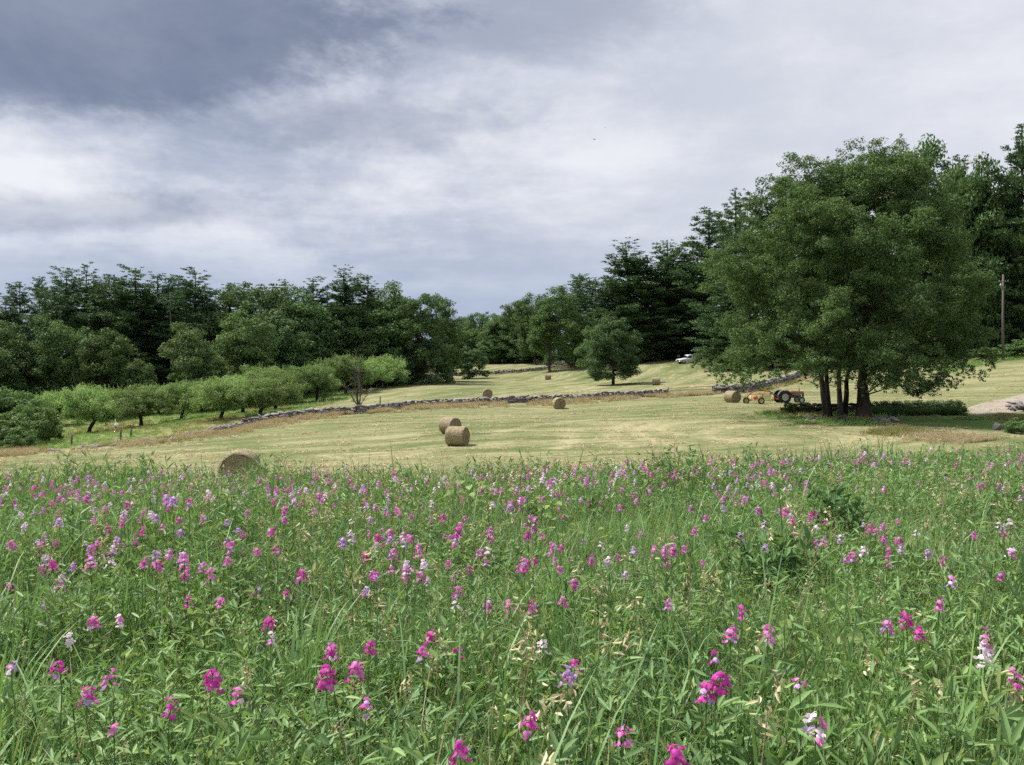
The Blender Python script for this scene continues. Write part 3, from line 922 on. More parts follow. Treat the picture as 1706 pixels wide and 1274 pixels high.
# young birch with a white stem at the wood's edge
bo = on(304, 640, 111)
t0 = empty('birch_tree', bo)
mb = MB()
zt = at(310, 556, 111)[2] - bo.z
limb(mb, (0, 0, -.2), (1.1, 0, zt * .72), .14, .07, 0, .03, 7, 7)
limb(mb, (.85, 0, zt * .5), (2.2, .4, zt * .86), .07, .03, .05, .05)
limb(mb, (.95, 0, zt * .6), (.2, -.3, zt * .98), .06, .02, .05, .05)
limb(mb, (.6, 0, zt * .45), (-1.2, -.2, zt * .72), .05, .02, -.05, .05)
mb.build('trunk', M_BIRCH, t0, True)
Cb = np.array([(2.2, .4, zt * .9), (.2, -.3, zt), (-1.2, -.2, zt * .75), (1.4, 0, zt * .95), (2.9, .2, zt * .75), (.9, .4, zt * .8)])
V, Fq = clump_leaves(Cb, .95, 120, .22)
link('crown', np_mesh('birch crown', V, Fq, M_LEAF['maple']), t0)
tag(t0, 'slender white stemmed birch at the front edge of the orchard wood', 'tree')

# dead pine snag
bo = on(285, 640, 131)
t0 = empty('dead_pine', bo)
zt = at(285, 486, 131)[2] - bo.z
mb = MB()
mb.tube([(0, 0, -.2), (.1, 0, zt * .5), (0.05, 0, zt)], [.26, .18, .04], 6)
tr_o = mb.build('trunk', M_DEAD, t0, True)
for i in range(14):
    a = i * 2.4; z = zt * (.55 + .03 * i)
    mb = MB(); limb(mb, (0, 0, z), (math.cos(a) * 1.1, math.sin(a) * 1.1, z + rng.uniform(-.2, .5)), .045, .015, 0, .08, 4, 4)
    mb.build('dead_branch', M_DEAD, t0, True)
tag(t0, 'bare grey dead pine standing among the dark pines', 'tree')

# dead fruit tree with bare stems by the wall
bo = on(596, 678, 86)
t0 = empty('dead_tree', bo)
zt = at(596, 585, 86)[2] - bo.z
r_ = np.random.default_rng(5)
keep, rng = rng, r_
stems = [((0, 0, -.2), (-.12, .1, zt), .15), ((.1, .05, -.2), (.55, -.1, zt * .93), .12), ((-.1, 0, -.2), (-.55, .1, zt * .72), .11), ((.1, 0, -.2), (.25, .3, zt * .8), .10), ((0, 0, .6), (-1.5, 0, zt * .42), .08), ((.1, 0, .5), (1.5, .1, zt * .33), .06)]
for a, b_, r0 in stems:
    mb = MB()
    pts = limb(mb, a, b_, r0 * .85, .020, .05, .06, 8, 6)
    for k in range(2, 8):
        for q in range(5):
            dv = rand_dir(1)[0] * rng.uniform(.3, .95); dv[2] = abs(dv[2]) * .9
            limb(mb, pts[k], pts[k] + dv, .022, .008, 0, .1, 4, 3)
    mb.build('stem', M_DEAD, t0, True)
Cb = np.array([(-.7, .1, 1.7), (-.4, .1, 1.1), (.1, -.1, .6)])
V, Fq = clump_leaves(Cb, .42, 70, .13)
link('leaves', np_mesh('dead tree leaves', V, Fq, M_LEAF['shrub']), t0)
tag(t0, 'half dead bare stemmed fruit tree behind the long stone wall', 'tree')
rng = keep


# ------------------------------------------------------------------ the big tree in the field
def big_tree():
    global rng
    keep, rng = rng, np.random.default_rng(77)
    d = 62.0
    base = on(1430, 697, d)
    o = empty('big_tree', (base.x, base.y, base.z))
    px = d / F
    # outline of the crown: row in the photo, left column, right column
    prof = [(262, 1400, 1440), (274, 1370, 1505), (290, 1328, 1535), (314, 1282, 1548), (346, 1228, 1580), (384, 1196, 1610), (422, 1180, 1630), (470, 1170, 1646), (520, 1170, 1658), (560, 1168, 1656),
            (590, 1162, 1648), (605, 1158, 1642), (622, 1164, 1622), (636, 1184, 1588), (644, 1210, 1558)]
    rows_ = np.array([EYE + ray(1430, p_[0])[1] * d - base.z for p_ in prof])[::-1]
    lx = np.array([ray(p_[1], 600)[0] * d - base.x for p_ in prof])[::-1]
    rx = np.array([ray(p_[2], 600)[0] * d - base.x for p_ in prof])[::-1]
    zlo, zhi = rows_[0], rows_[-1]
    # main lobes of the crown, most of them at its surface, and the boughs that fill each lobe
    nl = 120
    z = zlo + 1.75 + (zhi - zlo - 2.5) * ((np.arange(nl) + rng.random(nl)) / nl) ** 0.92
    l_, r_ = np.interp(z, rows_, lx), np.interp(z, rows_, rx)
    th = np.arange(nl) * 2.399 + rng.normal(size=nl) * .35
    cx, hw = (l_ + r_) / 2, (r_ - l_) / 2
    f_ = np.where(rng.random(nl) < .30, rng.uniform(.15, .6, nl), rng.uniform(.68, .97, nl))
    hin = np.maximum(.4, hw - 1.5)
    lobe = np.stack([cx + np.cos(th) * hin * f_, np.sin(th) * hin * f_ * .95, z], 1)
    lr = rng.uniform(1.3, 2.6, nl) * np.clip(.55 + hw / 14, .6, 1.1)
    li = np.repeat(np.arange(nl), np.clip(lr * 4.6, 5, 12).astype(int))
    n_ = len(li)
    dd_ = rand_dir(n_)
    bough = lobe[li] + dd_ * (rng.random(n_) ** .4 * lr[li])[:, None] * np.array((1, 1, .85))
    # the lowest boughs over the parked tractor were browsed away
    ubx = 853 + F * (bough[:, 0] + base.x) / (bough[:, 1] + base.y)
    vbx = 597 - F * (bough[:, 2] + base.z - EYE) / (bough[:, 1] + base.y)
    bough = bough[~((ubx > 1272) & (ubx < 1352) & (vbx > 612))]
    n_ = len(bough)
    sz = rng.uniform(.62, 1.15, n_)
    cx = np.array([cx.mean()])
    # sprays on every bough
    P0, S0 = [], []
    for c_, s_ in zip(bough, sz):
        k = int(10 * s_)
        out_ = unit(np.array((c_[0] - cx.mean(), c_[1], 0.25 * (c_[2] - 8)))[None])[0]
        off = rand_dir(k) * (rng.random(k) ** .5)[:, None] * s_ * np.array((1.05, 1.05, .70)) + out_ * .2
        P0.append(c_ + off); S0.append(rng.uniform(.30, .62, k) * (0.7 + 0.3 * s_))
    P0, S0 = np.vstack(P0), np.concatenate(S0)
    # twigs that hang below the crown's skirt
    m_ = 320
    th = rng.random(m_) * 2 * math.pi
    zz_ = zlo + rng.random(m_) * 2.0
    l_, r_ = np.interp(zz_, rows_, lx), np.interp(zz_, rows_, rx)
    fr = rng.uniform(.45, 1.0, m_)
    T0 = np.stack([(l_ + r_) / 2 + np.cos(th) * (r_ - l_) / 2 * fr, np.sin(th) * (r_ - l_) / 2 * fr * .9, zz_], 1)
    hang, hs = [], []
    for t_ in T0:
        if -7.8 < t_[0] < -3.6: continue
        ln = rng.uniform(.3, .9)
        for q in range(4):
            hang.append(t_ + np.array((rng.normal() * .12, rng.normal() * .12, -ln * q / 3 + .35))); hs.append(.26 - .04 * q)
    # loose shoots that break the outline at the top
    for q in range(200):
        i = rng.integers(n_)
        dv = unit((bough[i] - np.array((cx.mean(), 0, 8.0)))[None])[0]
        for k in range(4):
            hang.append(bough[i] + dv * (sz[i] * .6 + k * .16) + rng.normal(size=3) * .07 + np.array((0, 0, .06 * k))); hs.append(.24 - .03 * k)
    P0, S0 = np.vstack([P0, hang]), np.concatenate([S0, hs])
    V, Fq = clump_leaves(P0, S0, 42 * (S0 / .45) ** 1.6 + 5, .145, .62, .35, .62, .05)
    print('big tree leaves', len(Fq))
    link('crown', np_mesh('big tree crown', V, Fq, M_LEAF['big']), o)
    # trunks
    def X_(u): return ray(u, 690)[0] * d - base.x
    stems_ = [(X_(1437), -.2, .78, 0.35, X_(1436), X_(1452), 15.5), (X_(1381), .5, .40, -.5, X_(1369), X_(1330), 12.5), (X_(1389), 1.0, .34, -.2, X_(1384), X_(1380), 13.5),
              (X_(1403), .3, .30, .0, X_(1400), X_(1408), 14.0), (X_(1411), 1.4, .26, .2, X_(1409), X_(1420), 13.0), (X_(1422), 1.6, .33, .4, X_(1428), X_(1490), 12.5)]
    ends = []
    for (x0, y0, r0, dy_, x1, x2, ht) in stems_:
        mb_ = MB()
        gz = h1(base.x + x0, base.y + y0) - base.z
        pts = smoothpath3([(x0 - .02, y0, gz - .3), (x0, y0, gz + .5), ((x0 + x1) / 2, y0 + dy_ * .2, 1.8), (x1, y0 + dy_ * .4, 3.6), ((x1 + x2) / 2, y0 + dy_ * 1.5, ht * .55), (x2, y0 + dy_ * 3, ht)], 5)
        k = np.linspace(0, 1, len(pts))
        rr = r0 * (1 - .85 * k ** .8) * (1 + .45 * np.exp(-k * 22))
        mb_.tube(pts, rr, 12, cap=False)
        mb_.build('trunk', M_BARK_DARK, o, True)
        ends.append(pts)
    mb_ = MB()
    allp = np.vstack([e[len(e) // 3:] for e in ends])
    allp = allp[allp[:, 2] < 11]
    for i in rng.permutation(n_)[:190]:
        if bough[i][2] > 11.5: continue
        dd = np.linalg.norm(allp - bough[i] + np.array((0, 0, 1.6)), axis=1) + rng.random(len(allp)) * 2.5
        a = allp[dd.argmin()]
        limb(mb_, a, bough[i], .065, .015, .12, .06, 7, 5)
    mb_.build('limbs', M_BARK_DARK, o, True)
    tag(o, 'huge broad crowned tree with several trunks on the bank in the mown field', 'tree')
    rng = keep


def smoothpath3(pts, per):
    p = np.asarray(pts, float)
    p = np.vstack([2 * p[0] - p[1], p, 2 * p[-1] - p[-2]])
    out = []
    for i in range(1, len(p) - 2):
        for k in range(per):
            t = k / per
            out.append(0.5 * (2 * p[i] + (p[i + 1] - p[i - 1]) * t + (2 * p[i - 1] - 5 * p[i] + 4 * p[i + 1] - p[i + 2]) * t * t + (-p[i - 1] + 3 * p[i] - 3 * p[i + 1] + p[i + 2]) * t ** 3))
    out.append(p[-2])
    return np.array(out)


big_tree()


# ------------------------------------------------------------------ dry stone walls
m_, n, p, out = material('field stone', 0.9, 0.15)
tc = n.node('ShaderNodeTexCoord').outputs['Object']
oi = n.node('ShaderNodeObjectInfo')
gr = n.node('ShaderNodeNewGeometry')
seed_ = n.vmath('ADD', tc, n.comb(n.m('MULTIPLY', oi.outputs['Random'], 50.0), n.m('MULTIPLY', gr.outputs['Random Per Island'], 50.0), 0))
rv = n.m('FRACT', n.m('ADD', oi.outputs['Random'], gr.outputs['Random Per Island']))
c = n.mix(rv, (0.135, 0.120, 0.125), (0.34, 0.31, 0.305))
c = n.mix(n.m('MULTIPLY', n.smooth(n.noise(seed_, 6.0, 6.0, 0.65), 0.45, 0.65), 0.6), c, (0.10, 0.09, 0.09))
c = n.mix(n.m('MULTIPLY', n.smooth(n.noise(seed_, 9.0, 5.0, 0.7), 0.58, 0.68), 0.7), c, (0.42, 0.42, 0.37))
n.set(p.inputs['Base Color'], c)
b = n.node('ShaderNodeBump'); b.inputs['Strength'].default_value = 0.6; b.inputs['Distance'].default_value = 0.05
n.l.new(n.noise(seed_, 14.0, 6.0, 0.6), b.inputs['Height']); n.l.new(b.outputs[0], p.inputs['Normal'])
M_STONE = m_
M_MOSS = flat_mat('mossy stone', (0.075, 0.085, 0.055), 0.95, 0.05, var=0.5, scale=5.0, bump=0.6, dirt=(0.16, 0.15, 0.14))


def ico():
    t = (1 + 5 ** .5) / 2
    V = unit(np.array([(-1, t, 0), (1, t, 0), (-1, -t, 0), (1, -t, 0), (0, -1, t), (0, 1, t), (0, -1, -t), (0, 1, -t), (t, 0, -1), (t, 0, 1), (-t, 0, -1), (-t, 0, 1)]))
    Fc = [(0, 11, 5), (0, 5, 1), (0, 1, 7), (0, 7, 10), (0, 10, 11), (1, 5, 9), (5, 11, 4), (11, 10, 2), (10, 7, 6), (7, 1, 8), (3, 9, 4), (3, 4, 2), (3, 2, 6), (3, 6, 8), (3, 8, 9), (4, 9, 5), (2, 4, 11), (6, 2, 10), (8, 6, 7), (9, 8, 1)]
    return V, np.array(Fc)


IV, IF = ico()


def stone_shape(r2):
    """an angular lump of about unit size: a box-like blend of an icosahedron"""
    V = np.sign(IV) * np.abs(IV) ** 0.55
    V = V / np.abs(V).max(0) * 0.5
    return V * (1 + r2.normal(size=V.shape) * 0.16)


_r2 = np.random.default_rng(3)
STONES = [np_mesh('stone', stone_shape(_r2), IF, M_STONE) for i in range(10)]
STONES_M = [np_mesh('mossy stone', stone_shape(_r2), IF, M_MOSS) for i in range(5)]


def stone_wall(path, label, height=0.72, thick=0.75, seed=0, singles=300, mossy=False, low=None, closeness=1.0):
    r2 = np.random.default_rng(seed)
    q = smoothpath(path, 0.2)
    seg = np.r_[0, np.cumsum(np.linalg.norm(np.diff(q, axis=0), axis=1))]
    root_p = q[len(q) // 2]
    root = empty('stone_wall', (root_p[0], root_p[1], h1(*root_p)))
    items = []
    rows_ = max(2, int(round(height / 0.24)))
    for side in (-1, 1):
        for rr in range(rows_):
            s = r2.uniform(0, .3)
            while s < seg[-1]:
                w_ = r2.uniform(.28, .75) * closeness
                hh = r2.uniform(.20, .34)
                lw = .22 * max(0, math.sin(s * .8) * math.sin(s * .31 + 1)) + (0.0 if low is None else low(s / seg[-1]))
                if rr < max(1.0, rows_ * (1 - lw * 1.05) + .4) and r2.random() > lw * .45:
                    items.append((s, side * thick * .24 + r2.normal() * .04, rr * .22 + hh * .35 - .06 + r2.normal() * .02, w_, r2.uniform(.32, .5), hh, r2.normal() * .28, r2.normal() * .18, r2.normal() * .22))
                s += w_ * r2.uniform(.82, 1.0)
    s = 0.0
    while s < seg[-1]:                                   # cap stones
        w_ = r2.uniform(.32, .72) * closeness
        if low is None or low(s / seg[-1]) < .3:
            items.append((s, r2.normal() * .06, rows_ * .22 + .03 + r2.normal() * .03, w_, thick * r2.uniform(.6, 1.0), r2.uniform(.14, .30), r2.normal() * .35, r2.normal() * .2, r2.normal() * .28))
        s += w_ * r2.uniform(.9, 1.25)
    it = np.array(items)
    x, y = np.interp(it[:, 0], seg, q[:, 0]), np.interp(it[:, 0], seg, q[:, 1])
    T = unit(np.gradient(q, axis=0))
    ang = np.interp(it[:, 0], seg, np.unwrap(np.arctan2(T[:, 1], T[:, 0])))
    x = x - np.sin(ang) * it[:, 1]; y = y + np.cos(ang) * it[:, 1]
    z = hgt(x, y) + it[:, 2]
    near = np.argsort(np.hypot(x, y) / (it[:, 3] + it[:, 5]) + np.where((np.abs(x / y) < 0.70), 0, 1e6) + np.where(it[:, 1] * np.cos(ang) > .1, 60, 0))
    single = set(near[:singles].tolist())
    src = STONES_M if mossy else STONES
    V, Fc, k = [], [], 0
    for i in range(len(it)):
        rot = Euler((it[i, 7], it[i, 8], ang[i] + it[i, 6]))
        if i in single:
            link('stone', src[i % len(src)], root, (x[i] - root.location.x, y[i] - root.location.y, z[i] - root.location.z), rot, (it[i, 3], it[i, 4], it[i, 5]))
        else:
            v = stone_shape(r2) * it[i, 3:6]
            V.append(v @ np.array(rot.to_matrix()).T + np.array((x[i] - root.location.x, y[i] - root.location.y, z[i] - root.location.z)))
            Fc.append(IF + k); k += len(v)
    if V:
        rest = link('rubble', np_mesh('wall rubble', np.vstack(V), np.vstack(Fc), M_MOSS if mossy else M_STONE), root)
        rest['kind'] = 'stuff'
    tag(root, label, 'stone wall', kind='thing')
    return root


stone_wall(WALL_A, 'long grey dry stone wall running along the orchard and across the field', seed=1, low=lambda t: 0.93 if t < .20 else 0.72 if t < .28 else .3 if t < .33 else 0.08)
stone_wall(WALL_B, 'grey stone wall climbing the slope behind the tractor', seed=2, height=.9, low=lambda t: 0.08)
stone_wall(WALL_C, 'far grey stone wall beyond the back hay field', seed=3, singles=150, height=.95, closeness=1.3)
stone_wall([at(*c_)[:2] for c_ in [(1318, 689, 66), (1380, 687, 67), (1440, 684, 68), (1500, 681, 68.5), (1560, 679, 69), (1600, 679, 69)]], 'low mossy stone wall behind the big tree and daylily bed', seed=4, mossy=True, height=.75, singles=200)
stone_wall([at(*c_)[:2] for c_ in [(1682, 681, 69), (1710, 679, 67), (1760, 678, 65)]], 'short heaped stone wall beside the gravel driveway', seed=5, height=.8, singles=120)


def boulder(u, v, d, size, label, mossy=False, sq=0.6):
    g = on(u, v, d)
    r2 = np.random.default_rng(int(u * 7))
    V = unit(IV)
    # one subdivision for a rounder, still uneven rock
    me = bpy.data.meshes.new('boulder')
    import bmesh
    bm = bmesh.new()
    vs = [bm.verts.new(p_) for p_ in stone_shape(r2)]
    for f in IF: bm.faces.new([vs[i] for i in f])
    bmesh.ops.subdivide_edges(bm, edges=bm.edges[:], cuts=2, use_grid_fill=True, smooth=0.5)
    for v_ in bm.verts: v_.co *= 1 + r2.normal() * .025
    bm.to_mesh(me); bm.free()
    me.materials.append(M_MOSS if mossy else M_STONE)
    o = link('boulder', me, None, (g.x, g.y, g.z + size * sq * .25), (0, 0, u), (size, size * .85, size * sq))
    return tag(o, label, 'boulder', 'loose boulders')


boulder(1462, 708, 57.5, .95, 'grey boulder at the foot of the thickest trunk of the big tree')
boulder(1473, 709, 57, .7, 'smaller grey rock between two boulders at the edge of the lawn')
boulder(1487, 707, 57.5, 1.0, 'pale grey boulder at the corner of the lawn', sq=.5)
boulder(1405, 705, 58.5, .9, 'mossy rock among grass under the multiple trunks', True)
boulder(1350, 700, 60, 1.0, 'dark mossy rock on the bank under the outer trunks', True)
boulder(1662, 724, 49, .6, 'single white rock in dry grass at the far side of the lawn', sq=.9)
boulder(1655, 588, 132, 1.7, 'flat grey rock at the foot of the hill wood', sq=.5)

# ------------------------------------------------------------------ round hay bales
m_, n, p, out = material('hay bale side', 0.95, 0.05)
tc = n.node('ShaderNodeTexCoord').outputs['Object']
strand = n.noise(n.vmath('MULTIPLY', tc, (26.0, 3.0, 3.0)), 1.6, 6.0, 0.7)
blot = n.noise(tc, 2.4, 5.0, 0.6)
c = n.mix(n.smooth(strand, 0.32, 0.68), (0.17, 0.138, 0.082), (0.43, 0.365, 0.245))
c = n.mix(n.m('MULTIPLY', n.smooth(blot, 0.5, 0.72), 0.5), c, (0.27, 0.21, 0.13))
n.set(p.inputs['Base Color'], c)
b = n.node('ShaderNodeBump'); b.inputs['Strength'].default_value = 0.9; b.inputs['Distance'].default_value = 0.05
n.l.new(strand, b.inputs['Height']); n.l.new(b.outputs[0], p.inputs['Normal'])
M_BALE = m_
m_, n, p, out = material('hay bale end', 0.95, 0.05)
tc = n.node('ShaderNodeTexCoord').outputs['Object']
sp = n.node('ShaderNodeSeparateXYZ'); n.l.new(tc, sp.inputs[0])
zz2 = n.m('SUBTRACT', sp.outputs[2], 0.61)
rad_ = n.m('SQRT', n.m('ADD', n.m('MULTIPLY', sp.outputs[1], sp.outputs[1]), n.m('MULTIPLY', zz2, zz2)))
ang_ = n.m('ARCTAN2', zz2, sp.outputs[1])
roll = n.noise(n.comb(n.m('MULTIPLY', rad_, 34.0), n.m('MULTIPLY', n.m('SINE', ang_), 1.2), n.m('MULTIPLY', n.m('COSINE', ang_), 1.2)), 1.0, 6.0, 0.65)   # strands lie along the roll
nz = n.m('ADD', n.m('MULTIPLY', roll, 0.8), n.m('MULTIPLY', n.noise(tc, 5.0, 5.0, 0.6), 0.2))
c = n.mix(n.smooth(nz, 0.34, 0.66), (0.095, 0.072, 0.046), (0.38, 0.32, 0.215))
n.set(p.inputs['Base Color'], c)
b = n.node('ShaderNodeBump'); b.inputs['Strength'].default_value = 0.9; b.inputs['Distance'].default_value = 0.05
n.l.new(nz, b.inputs['Height']); n.l.new(b.outputs[0], p.inputs['Normal'])
M_BALE_END = m_
M_STRAW = leaf_mat('loose straw', (0.34, 0.28, 0.16), (0.58, 0.50, 0.34), None, trans=0.15, objvar=0.1)


def bale_meshes(seed):
    """axis along X, resting on z = 0, radius 0.65, 1.25 long"""
    r2 = np.random.default_rng(seed)
    Rb, Lb, nt, nl_ = 0.66, 1.25, 64, 30
    th = np.arange(nt) / nt * 2 * math.pi
    ph = r2.random(6) * 6.28
    wob = 1 + .012 * np.sin(2 * th + ph[0]) + .010 * np.sin(5 * th + ph[1])
    xs = np.linspace(-Lb / 2, Lb / 2, nl_)
    ring = r2.normal(size=nl_) * .006
    V = []
    for j, x in enumerate(xs):
        e = min(1, (Lb / 2 - abs(x)) / .09)
        sh = 1 - .085 * (1 - e) ** 2
        rr = Rb * wob * sh + ring[j] + r2.normal(size=nt) * .007
        yy, zz_ = rr * np.cos(th), rr * np.sin(th)
        zz_ = np.maximum(zz_, -Rb + .05)            # squashed flat where it lies
        V.append(np.stack([np.full(nt, x), yy, zz_ + Rb - .05], 1))
    V = np.vstack(V)
    k = np.arange(nl_ - 1)[:, None] * nt; i = np.arange(nt)[None]
    side = np_mesh('bale side', V, np.stack([k + i, k + (i + 1) % nt, k + nt + (i + 1) % nt, k + nt + i], -1).reshape(-1, 4), M_BALE, True)
    # the end: a spiral of rolled hay, each turn a ridge
    nr = 44
    rads = np.linspace(0, 1, nr)
    E = []
    for j, q in enumerate(rads):
        rr = Rb * q * (1 - .085 * (q > .98)) * (wob if q > .9 else 1 + (wob - 1) * q)
        turn = (q * Rb / .062 + th / (2 * math.pi)) % 1.0
        dep = .022 * np.abs(turn - .5) * 2 * (0.35 + .65 * q) + .045 * (q ** 6) - .035 * (1 - q) * np.sin(th * 2 + ph[2]) + r2.normal(size=nt) * .006
        zz_ = np.maximum(rr * np.sin(th), -Rb + .05)
        E.append(np.stack([np.full(nt, Lb / 2) - dep * .9 - .012, rr * np.cos(th), zz_ + Rb - .05], 1))
    E = np.vstack(E)
    k = np.arange(nr - 1)[:, None] * nt
    end = np_mesh('bale end', E, np.stack([k + i, k + (i + 1) % nt, k + nt + (i + 1) % nt, k + nt + i], -1).reshape(-1, 4), M_BALE_END, True)
    # loose straws sticking out
    m2 = 2600
    a = r2.random(m2) * 2 * math.pi
    x = r2.uniform(-Lb / 2, Lb / 2, m2)
    P = np.stack([x, Rb * np.cos(a), np.maximum(Rb * np.sin(a), -Rb + .05) + Rb - .05], 1)
    out_ = np.stack([0 * a, np.cos(a), np.sin(a)], 1); tan = np.stack([0 * a, -np.sin(a), np.cos(a)], 1)
    D = tan * r2.choice([-1, 1], m2)[:, None] + out_ * r2.uniform(-.05, .35, m2)[:, None] + np.array((1, 0, 0)) * r2.normal(size=m2)[:, None] * .35
    Vs, Fs = leaf_cards(P + out_ * .01, D, out_, r2.uniform(.08, .28, m2), .007, 0)
    m3 = 1200                                             # and round the rolled ends
    a = r2.random(m3) * 2 * math.pi; q = Rb * r2.random(m3) ** .5 * .95
    sg = r2.choice([-1, 1], m3)
    P = np.stack([sg * (Lb / 2 - .012), q * np.cos(a), np.maximum(q * np.sin(a), -Rb + .05) + Rb - .05], 1)
    D = np.stack([sg * r2.uniform(-.1, .3, m3), -np.sin(a), np.cos(a)], 1) + r2.normal(size=(m3, 3)) * .25
    V2, F2 = leaf_cards(P, D, np.stack([sg, 0 * a, 0 * a], 1), r2.uniform(.06, .2, m3), .007, 0)
    fringe = np_mesh('bale straw', np.vstack([Vs, V2]), np.vstack([Fs, F2 + len(Vs)]), M_STRAW)
    return side, end, fringe


BALES = [bale_meshes(s_) for s_ in (21, 22, 23)]


def bale(i, u, v, d, yaw, label, scale=1.0):
    g = on(u, v, d)
    o = empty('hay_bale', (g.x, g.y, g.z - .01), yaw)
    o.scale = (scale,) * 3
    side, end, fringe = BALES[i % 3]
    link('rolled_side', side, o)
    link('end_face', end, o)
    link('end_face', end, o, rot=(0, 0, math.pi)) if False else link('end_face', end, o, scale=(-1, 1, 1))
    f = link('loose_straw', fringe, o); f['kind'] = 'stuff'
    tag(o, label, 'hay bale', 'round hay bales')


bale(0, 400, 787, 26, R(-78), 'big round hay bale half hidden behind the flowers, its rolled end showing', .96)
bale(1, 762, 742, 51, R(-20), 'round hay bale in front of its twin, side on, in the middle field')
bale(2, 750, 722, 57, R(-42), 'round hay bale partly hidden behind the one in front, in the middle field', .95)
bale(0, 931, 682, 88, R(-80), 'round hay bale end on against the long stone wall')
bale(1, 1220, 671, 82, R(-62), 'round hay bale standing behind the hay rake')
bale(2, 1093, 641, 122, R(-12), 'round hay bale on the slope right of the lone rounded tree')
bale(0, 913, 633, 172, R(4), 'far round hay bale seen side on below the far stone wall')
bale(1, 749, 635, 170, R(-35), 'far round hay bale near the low bushy tree')
bale(2, 812, 668, 103, R(-85), 'round hay bale whose top shows over the long stone wall')

# ------------------------------------------------------------------ tractor, rake and pickup
M_RED = flat_mat('faded red paint', (0.30, 0.115, 0.085), 0.6, 0.3, var=0.25, dirt=(0.26, 0.20, 0.175))
M_GREYM = flat_mat('engine grey', (0.10, 0.10, 0.105), 0.6, 0.4, var=0.3, dirt=(0.05, 0.04, 0.035))
M_SILVER = flat_mat('grey wheel paint', (0.42, 0.42, 0.40), 0.55, 0.4, dirt=(0.28, 0.24, 0.19))
M_RUBBER = flat_mat('tyre rubber', (0.025, 0.024, 0.023), 0.85, 0.2, dirt=(0.07, 0.06, 0.05))
M_ORANGE = flat_mat('rusty orange paint', (0.38, 0.085, 0.03), 0.6, 0.3, var=0.3, dirt=(0.17, 0.06, 0.03))
M_CREAM = flat_mat('cream paint', (0.62, 0.54, 0.30), 0.6, 0.3, dirt=(0.42, 0.30, 0.15))
M_SIGN = flat_mat('orange red warning triangle', (0.85, 0.10, 0.04), 0.4, 0.3, var=0.05)
M_BLACK = flat_mat('black metal', (0.02, 0.02, 0.02), 0.5, 0.4)
M_WHITE = flat_mat('white car paint', (0.72, 0.73, 0.75), 0.25, 0.5, var=0.03)
M_GLASSD = flat_mat('dark window glass', (0.015, 0.02, 0.025), 0.08, 0.6, var=0.1)
M_CHROME = flat_mat('chrome', (0.45, 0.45, 0.46), 0.25, 0.5, metal=1.0, var=0.05)
M_LAMP = flat_mat('headlamp lens', (0.55, 0.57, 0.58), 0.15, 0.6, var=0.1)


def wheel(parent, c, r, wd, rim_mat, lugs=0, hub=0.55, name='wheel'):
    wo_ = empty(name, c); wo_.parent = parent
    mb_ = MB()
    mb_.lathe([(r * hub, -wd * .42), (r * .80, -wd * .5), (r * .95, -wd * .46), (r, -wd * .30), (r, wd * .30), (r * .95, wd * .46), (r * .80, wd * .5), (r * hub, wd * .42), (r * hub, -wd * .42)], 28)
    for i in range(lugs):
        a = i / lugs * 2 * math.pi
        for sgn in (-1, 1):
            aa = a + (sgn > 0) * math.pi / lugs
            mb_.box((math.cos(aa) * r * 1.0, sgn * wd * .24, math.sin(aa) * r * 1.0), (r * .10, wd * .50, r * .075), (0, -aa, 0) if sgn < 0 else (0, -aa, 0))
    mb_.build('tyre', M_RUBBER, wo_, True)
    mb_ = MB()
    mb_.lathe([(0.001, -wd * .18), (r * .16, -wd * .20), (r * .20, -wd * .12), (r * .34, -wd * .10), (r * .40, -wd * .20), (r * hub * .92, -wd * .25), (r * hub * 1.01, -wd * .44), (r * hub * 1.01, wd * .44), (r * hub * .9, wd * .3), (r * .18, wd * .2), (.001, wd * .18)], 24)
    mb_.build('rim', rim_mat, wo_, True)
    return wo_


g = on(1318, 671, 84)
slope = math.atan2(h1(g.x + 1.2, g.y) - h1(g.x - 1.2, g.y), 2.4)
tr = empty('tractor', (g.x - 1.0, g.y, h1(g.x - 1.0, g.y) - .01), R(4))
tr.rotation_euler[1] = -slope
tr.scale = (.95, .95, .95)
# x forward, origin on the ground under the rear axle; the side towards the camera is -y
for s_ in (-1, 1):
    wheel(tr, (0, s_ * .78, .70), .70, .34, M_SILVER, 20, .56, 'rear_wheel')
    wheel(tr, (2.05, s_ * .62, .37), .37, .17, M_SILVER, 0, .60, 'front_wheel')
    mb = MB()
    arc = [(math.cos(a) * .80, .70 + math.sin(a) * .80) for a in np.linspace(R(25), R(165), 12)]
    for (x0, z0), (x1, z1) in zip(arc[:-1], arc[1:]):
        mb.box(((x0 + x1) / 2, s_ * .70, (z0 + z1) / 2), (math.hypot(x1 - x0, z1 - z0) * 1.05, .42, .025), (0, -math.atan2(z1 - z0, x1 - x0), 0))
    mb.build('fender', M_GREYM, tr)
mb = MB(); mb.prism([(.75, 1.02), (.78, 1.36), (1.1, 1.44), (2.15, 1.36), (2.42, 1.30), (2.44, 1.04)], -.28, .28); hood = mb.build('hood', M_RED, tr)
MB().box((2.455, 0, 1.0), (.03, .50, .60)).build('grille', M_GREYM, tr)
for s_ in (-1, 1):
    MB().lathe([(.001, -.05), (.085, -.04), (.09, .03), (.001, .05)], 14, (2.46, s_ * .17, 1.16), 'X').build('headlight', M_LAMP, tr, True)
MB().box((1.45, 0, .78), (1.5, .36, .42), bev=.05).box((2.1, 0, .6), (.5, .3, .25)).box((1.5, -.24, .88), (.5, .12, .22), bev=.03).build('engine', M_GREYM, tr)
MB().box((.25, 0, .70), (1.1, .46, .44), bev=.06).box((0, 0, .70), (.25, 1.3, .22), bev=.05).build('gearbox', M_GREYM, tr)
